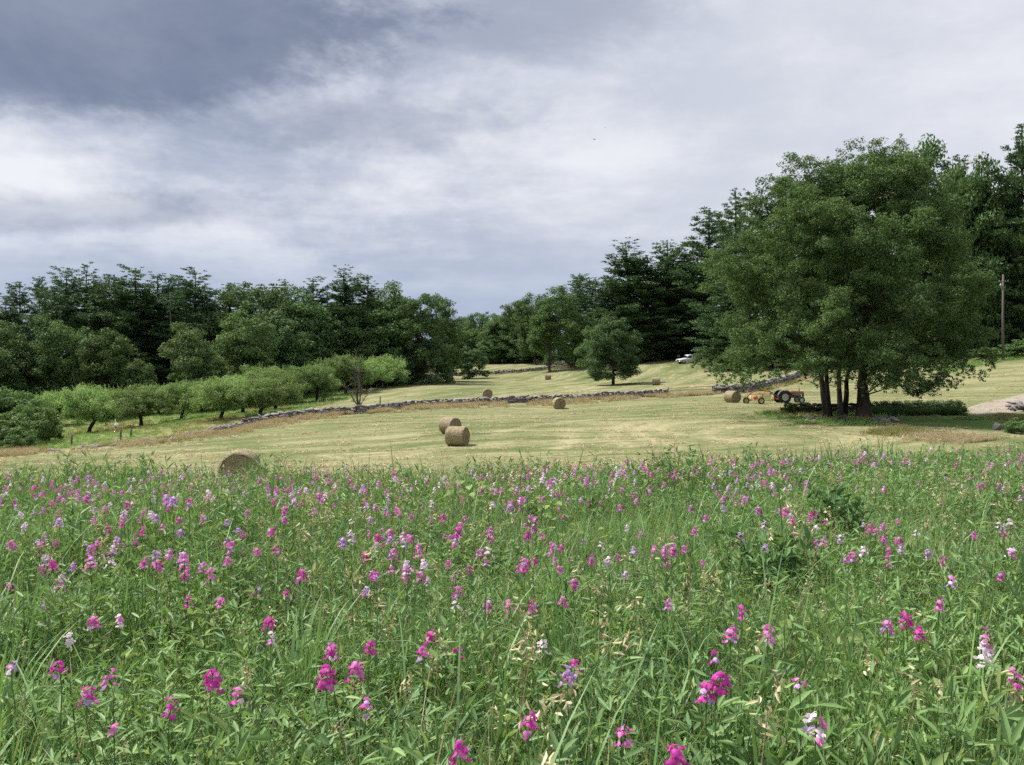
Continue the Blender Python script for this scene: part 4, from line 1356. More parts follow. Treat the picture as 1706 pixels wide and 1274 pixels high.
MB().tube([(2.05, -.58, .37), (2.05, 0, .50), (2.05, .58, .37)], .05, 8).build('front_axle', M_GREYM, tr)
MB().tube([(1.95, -.12, 1.38), (1.95, -.12, 1.55)], .045, 8).tube([(1.95, -.12, 1.55), (1.95, -.12, 1.95)], .024, 8).build('exhaust', M_BLACK, tr)
MB().lathe([(.17, -.012), (.19, 0), (.17, .012), (.155, 0), (.17, -.012)], 20, (0, 0, 0), 'Z').build('steering_wheel', M_BLACK, tr, True, (.62, 0, 1.42), (0, R(-35), 0))
MB().tube([(.95, 0, 1.1), (.62, 0, 1.42)], .022, 6).build('steering_column', M_BLACK, tr)
MB().box((.02, 0, 1.12), (.42, .44, .07), bev=.03).box((-.20, 0, 1.27), (.07, .42, .28), (0, R(-12), 0), bev=.03).build('seat', M_BLACK, tr)
MB().tube([(-.25, -.3, .62), (-.95, -.36, .48)], .03, 6).tube([(-.25, .3, .62), (-.95, .36, .48)], .03, 6).tube([(-.2, 0, .95), (-.9, 0, .85)], .03, 6).build('hitch_arm', M_BLACK, tr)
tag(tr, 'old tractor with faded red hood and large black rear tyres', 'tractor')

g2 = on(1264, 673, 82.5)
rk = empty('hay_rake', (g2.x, g2.y, g2.z - .01), R(8))
rk.scale = (1.08, 1.08, 1.12)
# x towards the tractor; the nearer wheel at the origin
wheel(rk, (0, -.55, .33), .33, .14, M_CREAM, 0, .62, 'near_wheel')
wheel(rk, (-1.15, .35, .33), .33, .14, M_CREAM, 0, .62, 'rear_wheel')
mb = MB()
mb.tube(smoothpath3([(-1.2, .3, .55), (-.85, .2, .95), (-.35, .1, 1.22), (.5, 0, 1.26), (1.15, -.05, 1.18), (1.55, -.05, .85), (1.75, 0, .50), (2.05, 0, .46)], 5), .055, 8)
mb.tube(smoothpath3([(0, -.55, .35), (.12, -.5, .75), (.38, -.4, 1.12), (.75, -.2, 1.27)], 5), .05, 8)
mb.tube([(-1.15, .35, .33), (-1.15, .32, .62)], .035, 6)
mb.tube([(-.9, .25, .92), (-.1, -.45, 1.0), (.2, -.48, .95)], .035, 6)
mb.tube([(.35, 0, 1.26), (.35, 0, 1.40), (.5, 0, 1.40)], .03, 6)
mb.tube([(1.05, 0, 1.2), (1.05, 0, 1.36)], .03, 6)
mb.build('frame', M_ORANGE, rk, True)
for i in range(5):                                        # the raking bars of the basket
    a = i / 5 * 2 * math.pi
    MB().tube([(-.85, .15 + math.cos(a) * .24, .55 + math.sin(a) * .24), (1.45, .02 + math.cos(a) * .24, .55 + math.sin(a) * .24)], .035, 6).build('tine_bar', M_CREAM, rk)
for x in (-.85, 1.45):
    MB().lathe([(.05, -.02), (.29, -.015), (.29, .015), (.05, .02)], 18, (x, .1 if x < 0 else .02, .55), 'X').build('reel_end', M_CREAM, rk, True)
mb = MB()
for i in range(15):
    mb.tube([(-.7 + i * .145, -.16, .98), (-.7 + i * .145, -.22, .60), (-.68 + i * .145, -.12, .30)], .02, 4)
mb.build('stripper_bars', M_CREAM, rk)
MB().tube([(-.8, -.16, .98), (1.5, -.16, .98)], .03, 6).tube([(-.8, -.14, .32), (1.4, -.14, .32)], .02, 6).build('stripper_rail', M_CREAM, rk)
MB().prism([(-.20, 0), (.20, 0), (.24, .06), (.04, .40), (-.04, .40), (-.24, .06)], -.012, .012).build('warning_triangle', M_SIGN, rk, loc=(-.52, -.42, .48), rot=(0, 0, R(-12)))
tag(rk, 'orange and cream hay rake hitched behind the tractor', 'hay rake')

g3 = on(1142, 601, 170)
tk = empty('pickup_truck', (g3.x + .8, g3.y, g3.z), R(180 + 14))
tk.rotation_euler[1] = R(4)
# x forward (towards the left of the photo), wheels at z = 0
mb = MB()
mb.prism([(-2.75, .55), (-2.75, 1.08), (-.55, 1.08), (-.55, 1.10), (.95, 1.12), (1.15, 1.12), (2.45, 1.02), (2.68, .86), (2.70, .45), (2.2, .42), (1.2, .42), (-1.2, .42), (-2.2, .45)], -.95, .95)
bd = mb.build('body', M_WHITE, tk)
MB().prism([(-.62, 1.10), (-.52, 1.78), (-.40, 1.84), (.38, 1.84), (.50, 1.78), (1.05, 1.12)], -.80, .80).build('cab', M_WHITE, tk)
for s_ in (-1, 1):
    MB().prism([(-.40, 1.18), (-.34, 1.70), (.34, 1.70), (.80, 1.18)], s_ * .812 - .006, s_ * .812 + .006).build('side_window', M_GLASSD, tk)
    for x in (1.70, -1.75):
        wheel(tk, (x, s_ * .80, .38), .38, .26, M_CHROME, 0, .60)
    MB().box((2.64, s_ * .68, .84), (.10, .34, .20), bev=.03).build('headlight', M_LAMP, tk)
    MB().box((.80, s_ * 1.02, 1.22), (.12, .16, .20), bev=.03).build('mirror', M_BLACK, tk)
    MB().box((-.10, s_ * .957, 1.0), (.22, .02, .04)).build('door_handle', M_BLACK, tk)
    for x in (1.70, -1.75):
        MB().lathe([(.36, -.015), (.47, -.012), (.47, .012), (.36, .015)], 24, (x, s_ * .955, .42)).build('wheel_arch', M_BLACK, tk)
MB().box((.80, 0, 1.47), (.02, 1.42, .62), (0, R(-40), 0)).build('windshield', M_GLASSD, tk)
MB().box((2.71, 0, .82), (.04, .95, .26)).build('grille', M_GREYM, tk)
MB().box((2.74, 0, .52), (.14, 1.85, .18), bev=.04).build('bumper', M_CHROME, tk)
MB().box((-1.65, 0, 1.11), (2.0, 1.6, .04)).build('bed_liner', M_BLACK, tk)
tag(tk, 'white pickup truck parked at the edge of the hill wood', 'pickup truck')

# ------------------------------------------------------------------ small things of the fields
M_WOOD = flat_mat('grey weathered wood', (0.13, 0.12, 0.11), 0.9, 0.1, var=0.35)
M_POLE = flat_mat('pole wood', (0.115, 0.108, 0.10), 0.9, 0.1, var=0.25)
M_PLAST = flat_mat('white plastic rod', (0.66, 0.67, 0.66), 0.5, 0.3, var=0.06)
g = on(1669, 570, 117)
po = empty('utility_pole', g)
zt = at(1668, 457, 117)[2] - g.z
MB().tube([(0.25, 0, -.3), (.1, 0, zt * .5), (0, 0, zt)], [.20, .17, .13], 10).build('shaft', M_POLE, po, True)
MB().box((0, -.16, zt - 1.1), (1.5, .10, .12)).build('crossarm', M_POLE, po)
for x in (-.65, -.2, .25, .65):
    MB().lathe([(.02, 0), (.05, .02), (.035, .06), (.055, .10), (.02, .15)], 10, (x, -.16, zt - 1.04), 'Z').build('insulator', M_LAMP, po, True)
MB().lathe([(.001, 0), (.18, .02), (.18, .62), (.001, .66)], 14, (-.30, -.1, zt - 2.0), 'Z').build('transformer', M_SILVER, po, True)
tag(po, 'grey wooden utility pole against the dark hill wood', 'utility pole')

mb = MB(); mb.tube([(0, 0, -.1), (0, 0, .95)], .016, 6); rod = mb.mesh('fence rod', M_PLAST)
mb = MB(); mb.lathe([(.018, 0), (.03, .01), (.03, .05), (.018, .06)], 8, (0, 0, .78), 'Z'); clip = mb.mesh('fence clip', M_BLACK)
for i, f in enumerate(FENCE):
    o = empty('fence_rod', (f[0], f[1], h1(f[0], f[1])))
    link('rod', rod, o); link('clip', clip, o)
    tag(o, 'thin white electric fence rod, %s from the long stone wall' % ORD[i], 'fence post', 'white fence rods round the orchard')
for u, v, d, h_, lab in [(119, 736, 66, .95, 'dark leaning wooden post beside the low end of the orchard wall'), (201, 738, 68, 1.15, 'grey wooden post in front of the small white box'), (218, 730, 71, .75, 'short dark wooden stake near the second apple tree'),
                         (633, 676, 90, 1.2, 'dark wooden post behind the long stone wall near the dead tree')]:
    g = on(u, v, d)
    o = empty('wooden_post', g)
    MB().tube([(0, 0, -.2), (.02, .01, h_ * .6), (.05, 0, h_)], [.085, .08, .07], 7).build('shaft', M_WOOD, o)
    MB().lathe([(.075, 0), (.05, .035), (.001, .045)], 7, (.05, 0, h_), 'Z').build('worn_top', M_WOOD, o)
    tag(o, lab, 'post')
# gate in the gap of the wall
a, b_ = on(1113, 660, 97), on(1187, 656, 97)
o = empty('field_gate', a)
L_ = (b_ - a)
for q in (0.0, 1.0):
    MB().tube([L_ * q + Vector((0, 0, -.2)), L_ * q + Vector((0, 0, 1.0))], .07, 7).build('gate_post', M_WOOD, o)
for z in (.88, .55):
    MB().tube([L_ * .01 + Vector((0, 0, z)), L_ * .99 + Vector((0, 0, z))], .03, 6).build('rail', M_ORANGE if z > .8 else M_WOOD, o)
tag(o, 'rail gate closing the gap in the long stone wall', 'gate')
# white box on a red base in the orchard
g = on(194, 722, 80)
o = empty('orchard_box', g)
MB().box((0, 0, .12), (.62, .5, .30), taper=.55).build('base', flat_mat('dull red', (0.28, 0.06, 0.045), .8), o)
MB().tube([(-.10, 0, .2), (-.10, 0, 1.35)], .03, 6).tube([(.16, 0, .2), (.16, 0, .95)], .03, 6).build('post', M_PLAST, o)
bx_ = MB().box((.02, -.02, .72), (.36, .22, .34), bev=.03).build('box', M_PLAST, o)
MB().box((.02, -.136, .56), (.20, .03, .10)).build('vent', M_BLACK, bx_)
tag(o, 'small white box on posts over a red base among the apple trees', 'box')


def bird(u, v, d, yaw, bank, label):
    g_ = at(u, v, d)
    o_ = empty('bird', g_, yaw); o_.rotation_euler[0] = bank
    MB().lathe([(.002, -.12), (.022, -.09), (.035, -.02), (.03, .05), (.022, .08), (.018, .10), (.002, .13)], 10).build('body', M_BLACK, o_, True)
    for s__ in (-1, 1):
        xs_ = np.array([0, .10, .20, .30]) * s__
        V = [(xs_[0], .06, 0), (xs_[0], -.05, 0), (xs_[1], .07, .03), (xs_[1], -.03, .03), (xs_[2], .04, .045), (xs_[2], -.03, .045), (xs_[3], -.05, .04)]
        V2 = [(a_, b__, c_ + .006) for a_, b__, c_ in V]
        Fq = [(0, 1, 3, 2), (2, 3, 5, 4), (7, 9, 10, 8), (9, 11, 12, 10)]
        MB().add(V + V2, [np.array(Fq), np.array([(4, 5, 6), (11, 13, 12), ]), np.array([(0, 2, 9, 7), (2, 4, 11, 9), (4, 6, 13, 11), (1, 8, 10, 3), (3, 10, 12, 5), (5, 12, 13, 6)])]).build('wing', M_BLACK, o_)
    MB().prism([(-.02, 0), (.02, 0), (.035, .006), (-.035, .006)], -.20, -.10).build('tail', M_BLACK, o_)
    tag(o_, label, 'bird')


bird(1008, 212, 150, R(60), R(35), 'tiny dark bird in the sky, the upper of the pair')
bird(990, 232, 120, R(20), R(60), 'tiny dark bird in the sky, the lower of the pair')


# ------------------------------------------------------------------ scattering by instances on points
def hidden_collection(name, meshes):
    col = bpy.data.collections.new(name)
    for i, me in enumerate(meshes):
        col.objects.link(bpy.data.objects.new('%s %03d' % (name, i), me))
    return col


def scatter(name, meshes, P, rot, scl, idx, label=None, cat=None):
    col = hidden_collection(name + ' kinds', meshes)
    me = bpy.data.meshes.new(name)
    me.vertices.add(len(P))
    me.vertices.foreach_set('co', np.ascontiguousarray(P, np.float32).ravel())
    a = me.attributes.new('turn', 'FLOAT_VECTOR', 'POINT'); a.data.foreach_set('vector', np.ascontiguousarray(rot, np.float32).ravel())
    scl = np.asarray(scl, np.float32)
    if scl.ndim == 1: scl = np.repeat(scl[:, None], 3, 1)
    a = me.attributes.new('size', 'FLOAT_VECTOR', 'POINT'); a.data.foreach_set('vector', np.ascontiguousarray(scl).ravel())
    a = me.attributes.new('pick', 'INT', 'POINT'); a.data.foreach_set('value', np.asarray(idx, np.int32))
    o = link(name, me)
    ng = bpy.data.node_groups.new(name + ' scatter', 'GeometryNodeTree')
    ng.interface.new_socket('Geometry', in_out='INPUT', socket_type='NodeSocketGeometry')
    ng.interface.new_socket('Geometry', in_out='OUTPUT', socket_type='NodeSocketGeometry')
    gi, go = ng.nodes.new('NodeGroupInput'), ng.nodes.new('NodeGroupOutput')
    ip = ng.nodes.new('GeometryNodeInstanceOnPoints')
    ci = ng.nodes.new('GeometryNodeCollectionInfo')
    ci.inputs['Collection'].default_value = col
    ci.inputs['Separate Children'].default_value = True
    ci.inputs['Reset Children'].default_value = True
    ip.inputs['Pick Instance'].default_value = True

    def named(nm, typ):
        q = ng.nodes.new('GeometryNodeInputNamedAttribute'); q.data_type = typ; q.inputs['Name'].default_value = nm
        return q.outputs[0]
    er = ng.nodes.new('FunctionNodeEulerToRotation')
    ng.links.new(named('turn', 'FLOAT_VECTOR'), er.inputs[0])
    ng.links.new(gi.outputs[0], ip.inputs['Points']); ng.links.new(ci.outputs[0], ip.inputs['Instance'])
    ng.links.new(named('pick', 'INT'), ip.inputs['Instance Index']); ng.links.new(er.outputs[0], ip.inputs['Rotation'])
    ng.links.new(named('size', 'FLOAT_VECTOR'), ip.inputs['Scale']); ng.links.new(ip.outputs[0], go.inputs[0])
    md_ = o.modifiers.new('scatter', 'NODES'); md_.node_group = ng
    tag(o, label, cat, kind='stuff')
    return o


def blades(n_, h0, h1_, wd, spread, lean, curl, seg=4, r2=rng):
    """n_ curved grass blades rising from a small patch"""
    a = r2.random(n_) * 2 * math.pi
    r = spread * r2.random(n_) ** .5
    base = np.stack([np.cos(a) * r, np.sin(a) * r, 0 * r], 1)
    dirn = a + r2.normal(size=n_) * 1.0
    hh = r2.uniform(h0, h1_, n_)
    le = lean * r2.uniform(.2, 1.4, n_); cu = curl * r2.uniform(0, 1.6, n_) ** 1.5
    D = np.stack([np.cos(dirn), np.sin(dirn), 0 * dirn], 1); S = np.stack([-np.sin(dirn), np.cos(dirn), 0 * dirn], 1)
    tw = r2.normal(size=n_) * .8
    wv = wd * r2.uniform(.6, 1.4, n_)
    V = []
    ang = le.copy(); p_ = base - np.array((0, 0, .03))
    for k in range(seg + 1):
        t = k / seg
        s2 = S * np.cos(tw * t)[:, None] + D * np.sin(tw * t)[:, None]
        wk = wv * (1 - t ** 2.2) * (.7 + .6 * min(t * 3, 1)) * .5
        if k < seg:
            V += [p_ - s2 * wk[:, None], p_ + s2 * wk[:, None]]
        else:
            V += [p_]
        st_ = hh / seg
        p_ = p_ + (D * np.sin(ang)[:, None] + np.array((0, 0, 1.0)) * np.cos(ang)[:, None]) * st_[:, None]
        ang = ang + cu / seg * (1 + t)
    V = np.stack(V, 1)
    m = V.shape[1]
    o_ = np.arange(n_)[:, None] * m
    quads = np.concatenate([o_ + np.array([[2 * k, 2 * k + 1, 2 * k + 3, 2 * k + 2]]) for k in range(seg - 1)])
    tris = o_ + np.array([[2 * seg - 2, 2 * seg - 1, 2 * seg]])
    return V.reshape(-1, 3), quads, tris


def lance_leaf(P, D, Nn, L, Wd, bend=.25):
    """a lance shaped leaf in two folded halves: six corners"""
    n_ = len(P)
    D = unit(D); S = unit(np.cross(Nn, D)); U = np.cross(D, S)
    L = np.broadcast_to(L, (n_,))[:, None]; Wd = np.broadcast_to(Wd, (n_,))[:, None]
    V = np.empty((n_, 6, 3))
    V[:, 0] = P
    V[:, 1] = P + D * L * .35 + S * Wd * .5 + U * (Wd * .15 + L * bend * .06)
    V[:, 2] = P + D * L * .72 + S * Wd * .36 + U * (Wd * .10 - L * bend * .10)
    V[:, 3] = P + D * L - U * L * bend * .35
    V[:, 4] = P + D * L * .72 - S * Wd * .36 + U * (Wd * .10 - L * bend * .10)
    V[:, 5] = P + D * L * .35 - S * Wd * .5 + U * (Wd * .15 + L * bend * .06)
    o_ = np.arange(n_)[:, None] * 6
    return V.reshape(-1, 3), np.concatenate([o_ + np.array([[0, 1, 2, 3]]), o_ + np.array([[0, 3, 4, 5]])])


M_GRASS = leaf_mat('meadow grass', (0.092, 0.198, 0.058), (0.235, 0.390, 0.130), (0.42, 0.44, 0.20), trans=0.32, objvar=0.10, rough=0.45, spec=0.22, patch=0.8, pscale=0.7)
M_GRASS2 = leaf_mat('meadow grass bluish', (0.078, 0.168, 0.066), (0.190, 0.318, 0.125), None, trans=0.30, objvar=0.10, rough=0.45, spec=0.22, patch=0.6, pscale=0.7)
M_PEA = leaf_mat('sweet pea leaves', (0.082, 0.170, 0.062), (0.190, 0.310, 0.115), (0.31, 0.41, 0.15), trans=0.30, objvar=0.10, rough=0.45, spec=0.22, patch=0.7, pscale=0.9)
M_HERB = leaf_mat('light herb leaves', (0.18, 0.27, 0.085), (0.31, 0.41, 0.155), None, trans=0.35, objvar=0.10)
M_DRY = leaf_mat('dry grass', (0.36, 0.29, 0.18), (0.52, 0.45, 0.31), (0.23, 0.165, 0.10), trans=0.25, objvar=0.30)
M_DRYG = leaf_mat('half dry grass', (0.17, 0.18, 0.065), (0.34, 0.31, 0.14), None, trans=0.28, objvar=0.3)
M_SEED = leaf_mat('withered heads', (0.42, 0.33, 0.20), (0.70, 0.61, 0.43), (0.34, 0.20, 0.14), trans=0.2, objvar=0.3)
M_HAYC = leaf_mat('mown stubble', (0.125, 0.145, 0.055), (0.34, 0.305, 0.18), (0.12, 0.095, 0.05), trans=0.2, objvar=0.6)

r4 = np.random.default_rng(4)


def tuft(mat, *a, **k):
    V, q, t = blades(*a, r2=r4, **k)
    return np_mesh('grass tuft', V, [q, t], mat, True)


def rand_dir2(r2):
    d_ = r2.normal(size=3)
    return d_ / np.linalg.norm(d_)


def panicle(mat, r2, h_):
    """a thin stalk with a loose seed head"""
    mb_ = MB()
    a = r2.random() * 6.28; le = r2.uniform(.02, .16)
    t = np.linspace(0, 1, 6)[:, None]
    pts = np.c_[np.cos(a) * le * t ** 2, np.sin(a) * le * t ** 2, h_ * t]
    mb_.tube(pts, np.linspace(.0022, .0011, 6), 3, cap=False)
    m = 46
    k = r2.uniform(.78, 1.02, m)[:, None]
    P = np.c_[np.cos(a) * le * k ** 2, np.sin(a) * le * k ** 2, h_ * k] + r2.normal(size=(m, 3)) * np.array((.012, .012, .004))
    V, q = leaf_cards(P, r2.normal(size=(m, 3)) * .5 + np.array((0, 0, 1.0)), r2.normal(size=(m, 3)), .014, .005)
    mb_.add(V, q)
    return mb_.mesh('seed head', mat)


def withered(r2):
    """an old flower head gone to tan husks and pods"""
    mb_ = MB()
    h_ = r2.uniform(.52, .72)
    mb_.tube([(0, 0, 0), (.02, 0, h_ * .6), (.03, .01, h_)], [.003, .002, .0015], 3, cap=False)
    m = 16
    P = np.array((.03, .01, h_)) + r2.normal(size=(m, 3)) * np.array((.018, .018, .032))
    V, q = lance_leaf(P, r2.normal(size=(m, 3)) - np.array((0, 0, .6)), r2.normal(size=(m, 3)), r2.uniform(.018, .045, m), .011, .6)
    mb_.add(V, q)
    return mb_.mesh('withered head', M_SEED)


def round_leaf(r2):
    mb_ = MB()
    P, D, Nn = [], [], []
    for i in range(14):
        a = r2.random() * 6.28; h_ = r2.uniform(.25, .55); o_ = r2.uniform(.05, .2)
        tip = np.array((np.cos(a) * o_, np.sin(a) * o_, h_))
        mb_.tube([(0, 0, 0), tip * np.array((.4, .4, .6)), tip], [.003, .0022, .0015], 3, cap=False)
        P.append(tip); D.append((np.cos(a), np.sin(a), -.1)); Nn.append(np.array((0, 0, 1.0)) + r2.normal(size=3) * .3)
    V, q = lance_leaf(np.array(P), np.array(D), np.array(Nn), r2.uniform(.06, .10, 14), r2.uniform(.05, .08, 14), .3)
    mb_.add(V, q)
    return mb_.mesh('round leaves', M_HERB)


# the meadow is laid in overlapping round patches, each a thicket of many single blades and leaves
def join(parts):
    """(V, list of face arrays, material number) -> vertices, faces by size, material numbers"""
    V, Fs, mi, k = [], {}, {}, 0
    for v, fl, m in parts:
        for f in fl:
            f = np.asarray(f)
            Fs.setdefault(f.shape[1], []).append(f + k); mi.setdefault(f.shape[1], []).append(np.full(len(f), m))
        V.append(v); k += len(v)
    sz = sorted(Fs)
    return np.vstack(V), [np.vstack(Fs[q]) for q in sz], np.concatenate([np.concatenate(mi[q]) for q in sz])


def grass_patch(rad, n_, wk, r2, seg=4):
    parts = []
    for frac, m, h0, h1_, wd, lean, curl in [(.36, 0, .20, .54, .0068, .26, 1.1), (.26, 1, .24, .60, .0088, .26, 1.3), (.30, 0, .16, .50, .0046, .38, 1.9), (.05, 2, .30, .62, .0040, .30, .8), (.03, 3, .35, .70, .0034, .28, .7)]:
        k = int(n_ * frac)
        V, q, t = blades(k, h0, h1_, wd * wk, .001, lean, curl, seg, r2)
        per = len(V) // k
        a_ = r2.random(k) * 6.28; r_ = rad * np.sqrt(r2.random(k)) * r2.uniform(.75, 1.05, k)
        V = V + np.repeat(np.stack([np.cos(a_) * r_, np.sin(a_) * r_, 0 * a_], 1), per, 0)
        parts.append((V, [q, t], m))
    k = 12                                                # a few long arching straps
    V, q, t = blades(k, .65, 1.0, .0105 * wk, rad * .8, .45, 1.5, 6, r2)
    parts.append((V, [q, t], 1))
    V, fs, mi = join(parts)
    return np_mesh('grass patch', V, fs, [M_GRASS, M_GRASS2, M_DRYG, M_DRY], True, mi)


def stems_and_leaves(n_stem, rad, h0, h1_, leafL, leafW, r2, nodes=6):
    mb_ = MB()
    P, D, L = [], [], []
    for i in range(n_stem):
        a = r2.random() * 6.28; h_ = r2.uniform(h0, h1_); out_ = r2.uniform(.05, .30)
        ra, rr = r2.random() * 6.28, rad * r2.random() ** .5
        b0 = np.array((np.cos(ra) * rr, np.sin(ra) * rr, -.02))
        t = np.linspace(0, 1, 5)[:, None]
        pts = b0 + np.c_[np.cos(a) * out_ * t ** 1.3, np.sin(a) * out_ * t ** 1.3, h_ * t] + r2.normal(size=(5, 3)) * .012
        mb_.tube(pts, np.linspace(.0038, .0016, 5), 3, cap=False)
        for k in np.linspace(.25, 1.0, nodes):
            i0 = min(3, int(k * 4)); pk = pts[i0] + (pts[i0 + 1] - pts[i0]) * (k * 4 - i0)
            d_ = rand_dir2(r2); d_[2] = abs(d_[2]) * .8 + .25
            for s__ in (-1, 1):
                P.append(pk); D.append(d_ + np.cross(d_, (0, 0, 1)) * s__ * .6 + r2.normal(size=3) * .2); L.append(r2.uniform(.55, 1.2))
    P, D, L = np.array(P), np.array(D), np.array(L)
    V, q = lance_leaf(P, D, np.array((0, 0, 1.0)) + r2.normal(size=(len(P), 3)) * .5, L * leafL, L * leafW)
    Vs = np.vstack(mb_.v); fs = [np.vstack(f) for f in mb_.f.values()]
    return [(Vs, fs), (V, [q])]


def leaf_patch(rad, k_, wk, r2):
    parts = []
    for n_, m, h0, h1_, L, W_ in [(int(34 * k_), 0, .34, .60, .074, .0160), (int(34 * k_), 1, .26, .54, .036, .0085), (int(20 * k_), 0, .28, .50, .052, .019), (int(7 * k_), 1, .30, .56, .060, .022)]:
        for v, f in stems_and_leaves(n_, rad, h0, h1_, L * wk, W_ * wk, r2):
            parts.append((v, f, m))
    V, fs, mi = join(parts)
    return np_mesh('leaf patch', V, fs, [M_PEA, M_HERB], False, mi)


GR_N = [grass_patch(.50, 1050, 1.05, r4) for i in range(7)]
GR_F = [grass_patch(.75, 700, 2.1, r4, 3) for i in range(4)]
PE_N = [leaf_patch(.46, 1.0, 1.06, r4) for i in range(6)]
PE_F = [leaf_patch(.72, .85, 1.5, r4) for i in range(4)]
HE = [round_leaf(r4) for i in range(2)]
SH = [panicle(M_SEED, r4, r4.uniform(.6, .82)) for i in range(4)] + [withered(r4) for i in range(4)]


def fan(n_, dmin, dmax, margin=.16, power=1.0):
    """random spots of the ground the camera can see between two distances, some beyond the frame's sides"""
    d = dmin + (dmax - dmin) * rng.random(n_) ** power
    x = d * rng.uniform(-.664 - margin, .664 + margin, n_)
    return x, d


def noise2(x, y, s, seed):
    r2 = np.random.default_rng(seed)
    out_ = np.zeros(len(x))
    for k in range(6):
        a = r2.random() * 6.28; f_ = (1.0 + .9 * k) / s
        out_ += np.sin(x * np.cos(a) * f_ + y * np.sin(a) * f_ + r2.random() * 6.28) / (1 + .5 * k)
    return out_ / 3.0


def tall_of(x, y):
    """how high the meadow stands: uneven, a little lower towards the mown field"""
    edge_ = np.clip((y - 8.5) / 4.5, 0, 1)
    return (0.96 + .36 * noise2(x, y, 1.1, 9) + .16 * noise2(x, y, .45, 19)) * (1 + .08 * edge_ * edge_)


def lay(name, near, far, step, split, label, cat, thin=0.0, seed=1):
    r2 = np.random.default_rng(seed)
    P, S, I, T = [], [], [], []
    for lo, hi, st_, base, cnt in ((.7, split, step, 0, len(near)), (split, 28, step * 1.42, len(near), len(far))):
        xs = np.arange(-26, 30, st_); ys = np.arange(.4, 29, st_ * .87)
        x, y = np.meshgrid(xs, ys); x = x + (np.arange(len(ys)) % 2)[:, None] * st_ * .5
        x, y = x.ravel() + r2.normal(size=x.size) * st_ * .2, y.ravel() + r2.normal(size=x.size) * st_ * .2
        ok = (y >= lo) & (y < hi) & (np.abs(x) < .80 * y + 1.6) & in_poly(x, y, MEADOW)
        if thin: ok &= noise2(x, y, 1.2, seed + 50) > -thin
        x, y = x[ok], y[ok]
        P.append(np.stack([x, y, hgt(x, y)], 1)); S.append(tall_of(x, y) * r2.uniform(.74, 1.2, len(x))); I.append(base + r2.integers(0, cnt, len(x)))
    P, S, I = np.vstack(P), np.concatenate(S), np.concatenate(I)
    k = len(P)
    rot = np.stack([r2.normal(size=k) * .04, r2.normal(size=k) * .04, r2.random(k) * 6.28], 1)
    return scatter(name, near + far, P, rot, np.stack([np.ones(k), np.ones(k), S], 1), I, label, cat)


def sow(name, meshes, n_, dmin, dmax, size, lean, label=None, cat=None, keepf=None):
    x, y = fan(n_, dmin, dmax, .16, .62)
    ok = in_poly(x, y, MEADOW)
    if keepf is not None: ok &= keepf(x, y)
    x, y = x[ok], y[ok]
    k = len(x)
    tall = tall_of(x, y) * rng.uniform(*size, k)
    rot = np.stack([rng.normal(size=k) * lean, rng.normal(size=k) * lean, rng.random(k) * 6.28], 1)
    return scatter(name, meshes, np.stack([x, y, hgt(x, y)], 1), rot, tall, rng.integers(0, len(meshes), k), label, cat)


lay('meadow_grass', GR_N, GR_F, .54, 9.0, 'thick green grass of the wildflower meadow', 'grass', thin=.62, seed=1)
lay('meadow_foliage', PE_N, PE_F, .60, 9.0, 'sprawling sweet pea foliage filling the meadow', 'foliage', thin=.22, seed=2)
# tussocks and leafy stands that rise above the rest
def leaf_stand(r2):
    parts = []
    for v, f in stems_and_leaves(10, .12, .45, .72, .095, .022, r2, 8): parts.append((v, f, 0))
    for v, f in stems_and_leaves(6, .12, .40, .62, .05, .013, r2, 8): parts.append((v, f, 1))
    V, fs, mi = join(parts)
    return np_mesh('leaf stand', V, fs, [M_PEA, M_HERB], False, mi)


TU = [tuft(M_GRASS, 70, .50, .95, .0105, .07, .22, 1.6, seg=6) for i in range(3)] + [tuft(M_GRASS2, 60, .45, .85, .0125, .08, .28, 1.8, seg=6) for i in range(3)] + [leaf_stand(r4) for i in range(2)]
sow('meadow_tussocks', TU, 950, 1.7, 22, (.75, 1.12), .10, label='tall grass tussocks and leafy stands rising from the meadow', cat='grass', keepf=lambda x, y: noise2(x, y, 1.0, 15) > -.05)
sow('meadow_herbs', HE, 500, 2.2, 24, (.7, 1.2), .15, label='round leaved weeds among the meadow grass', cat='foliage', keepf=lambda x, y: noise2(x, y, 1.6, 5) > .25)
sow('seed_heads', SH + SH[4:], 4200, 2.0, 26, (.75, 1.1), .16, label='tan seed heads and withered pods among the flowers', cat='seed heads', keepf=lambda x, y: noise2(x, y, 1.1, 6) > -.2)

# dark leafy weeds that stand as mounds of their own
M_WEED = leaf_mat('dark weed leaves', (0.058, 0.132, 0.046), (0.140, 0.248, 0.085), None, trans=0.28, objvar=0.1)


def weed(u, v, h_, wd, label, seed):
    r2 = np.random.default_rng(seed)
    a_, b_ = ray(u, v)
    lo = np.linspace(1.6, 30, 1400)
    gap = EYE + b_ * lo - (hgt(a_ * lo, lo) + h_ * .8)
    d = lo[np.argmax(gap < 0)]
    o = empty('leafy_weed', (a_ * d, d, h1(a_ * d, d)))
    (vs, fs), (vl, fl) = stems_and_leaves(int(70 * wd), wd * .42, h_ * .7, h_ * 1.15, .10, .034, r2, 8)
    link('stems', np_mesh('weed stems', vs, fs, M_WEED), o)
    link('leaves', np_mesh('weed leaves', vl, fl, M_WEED), o)
    tag(o, label, 'weed', 'leafy weeds in the meadow')


weed(1395, 848, .70, .5, 'tall dark leafy weed standing above the flowers, farther of the pair', 1)
weed(1290, 930, .58, .7, 'wide low mound of dark leaves near the tall leafy weed', 2)

# ------------------------------------------------------------------ sweet peas
def petal_mat(name, a, b):
    return leaf_mat(name, a, b, None, trans=0.35, rough=0.5, spec=0.15, objvar=0.2, tint=(1.1, 1.0, 1.1))


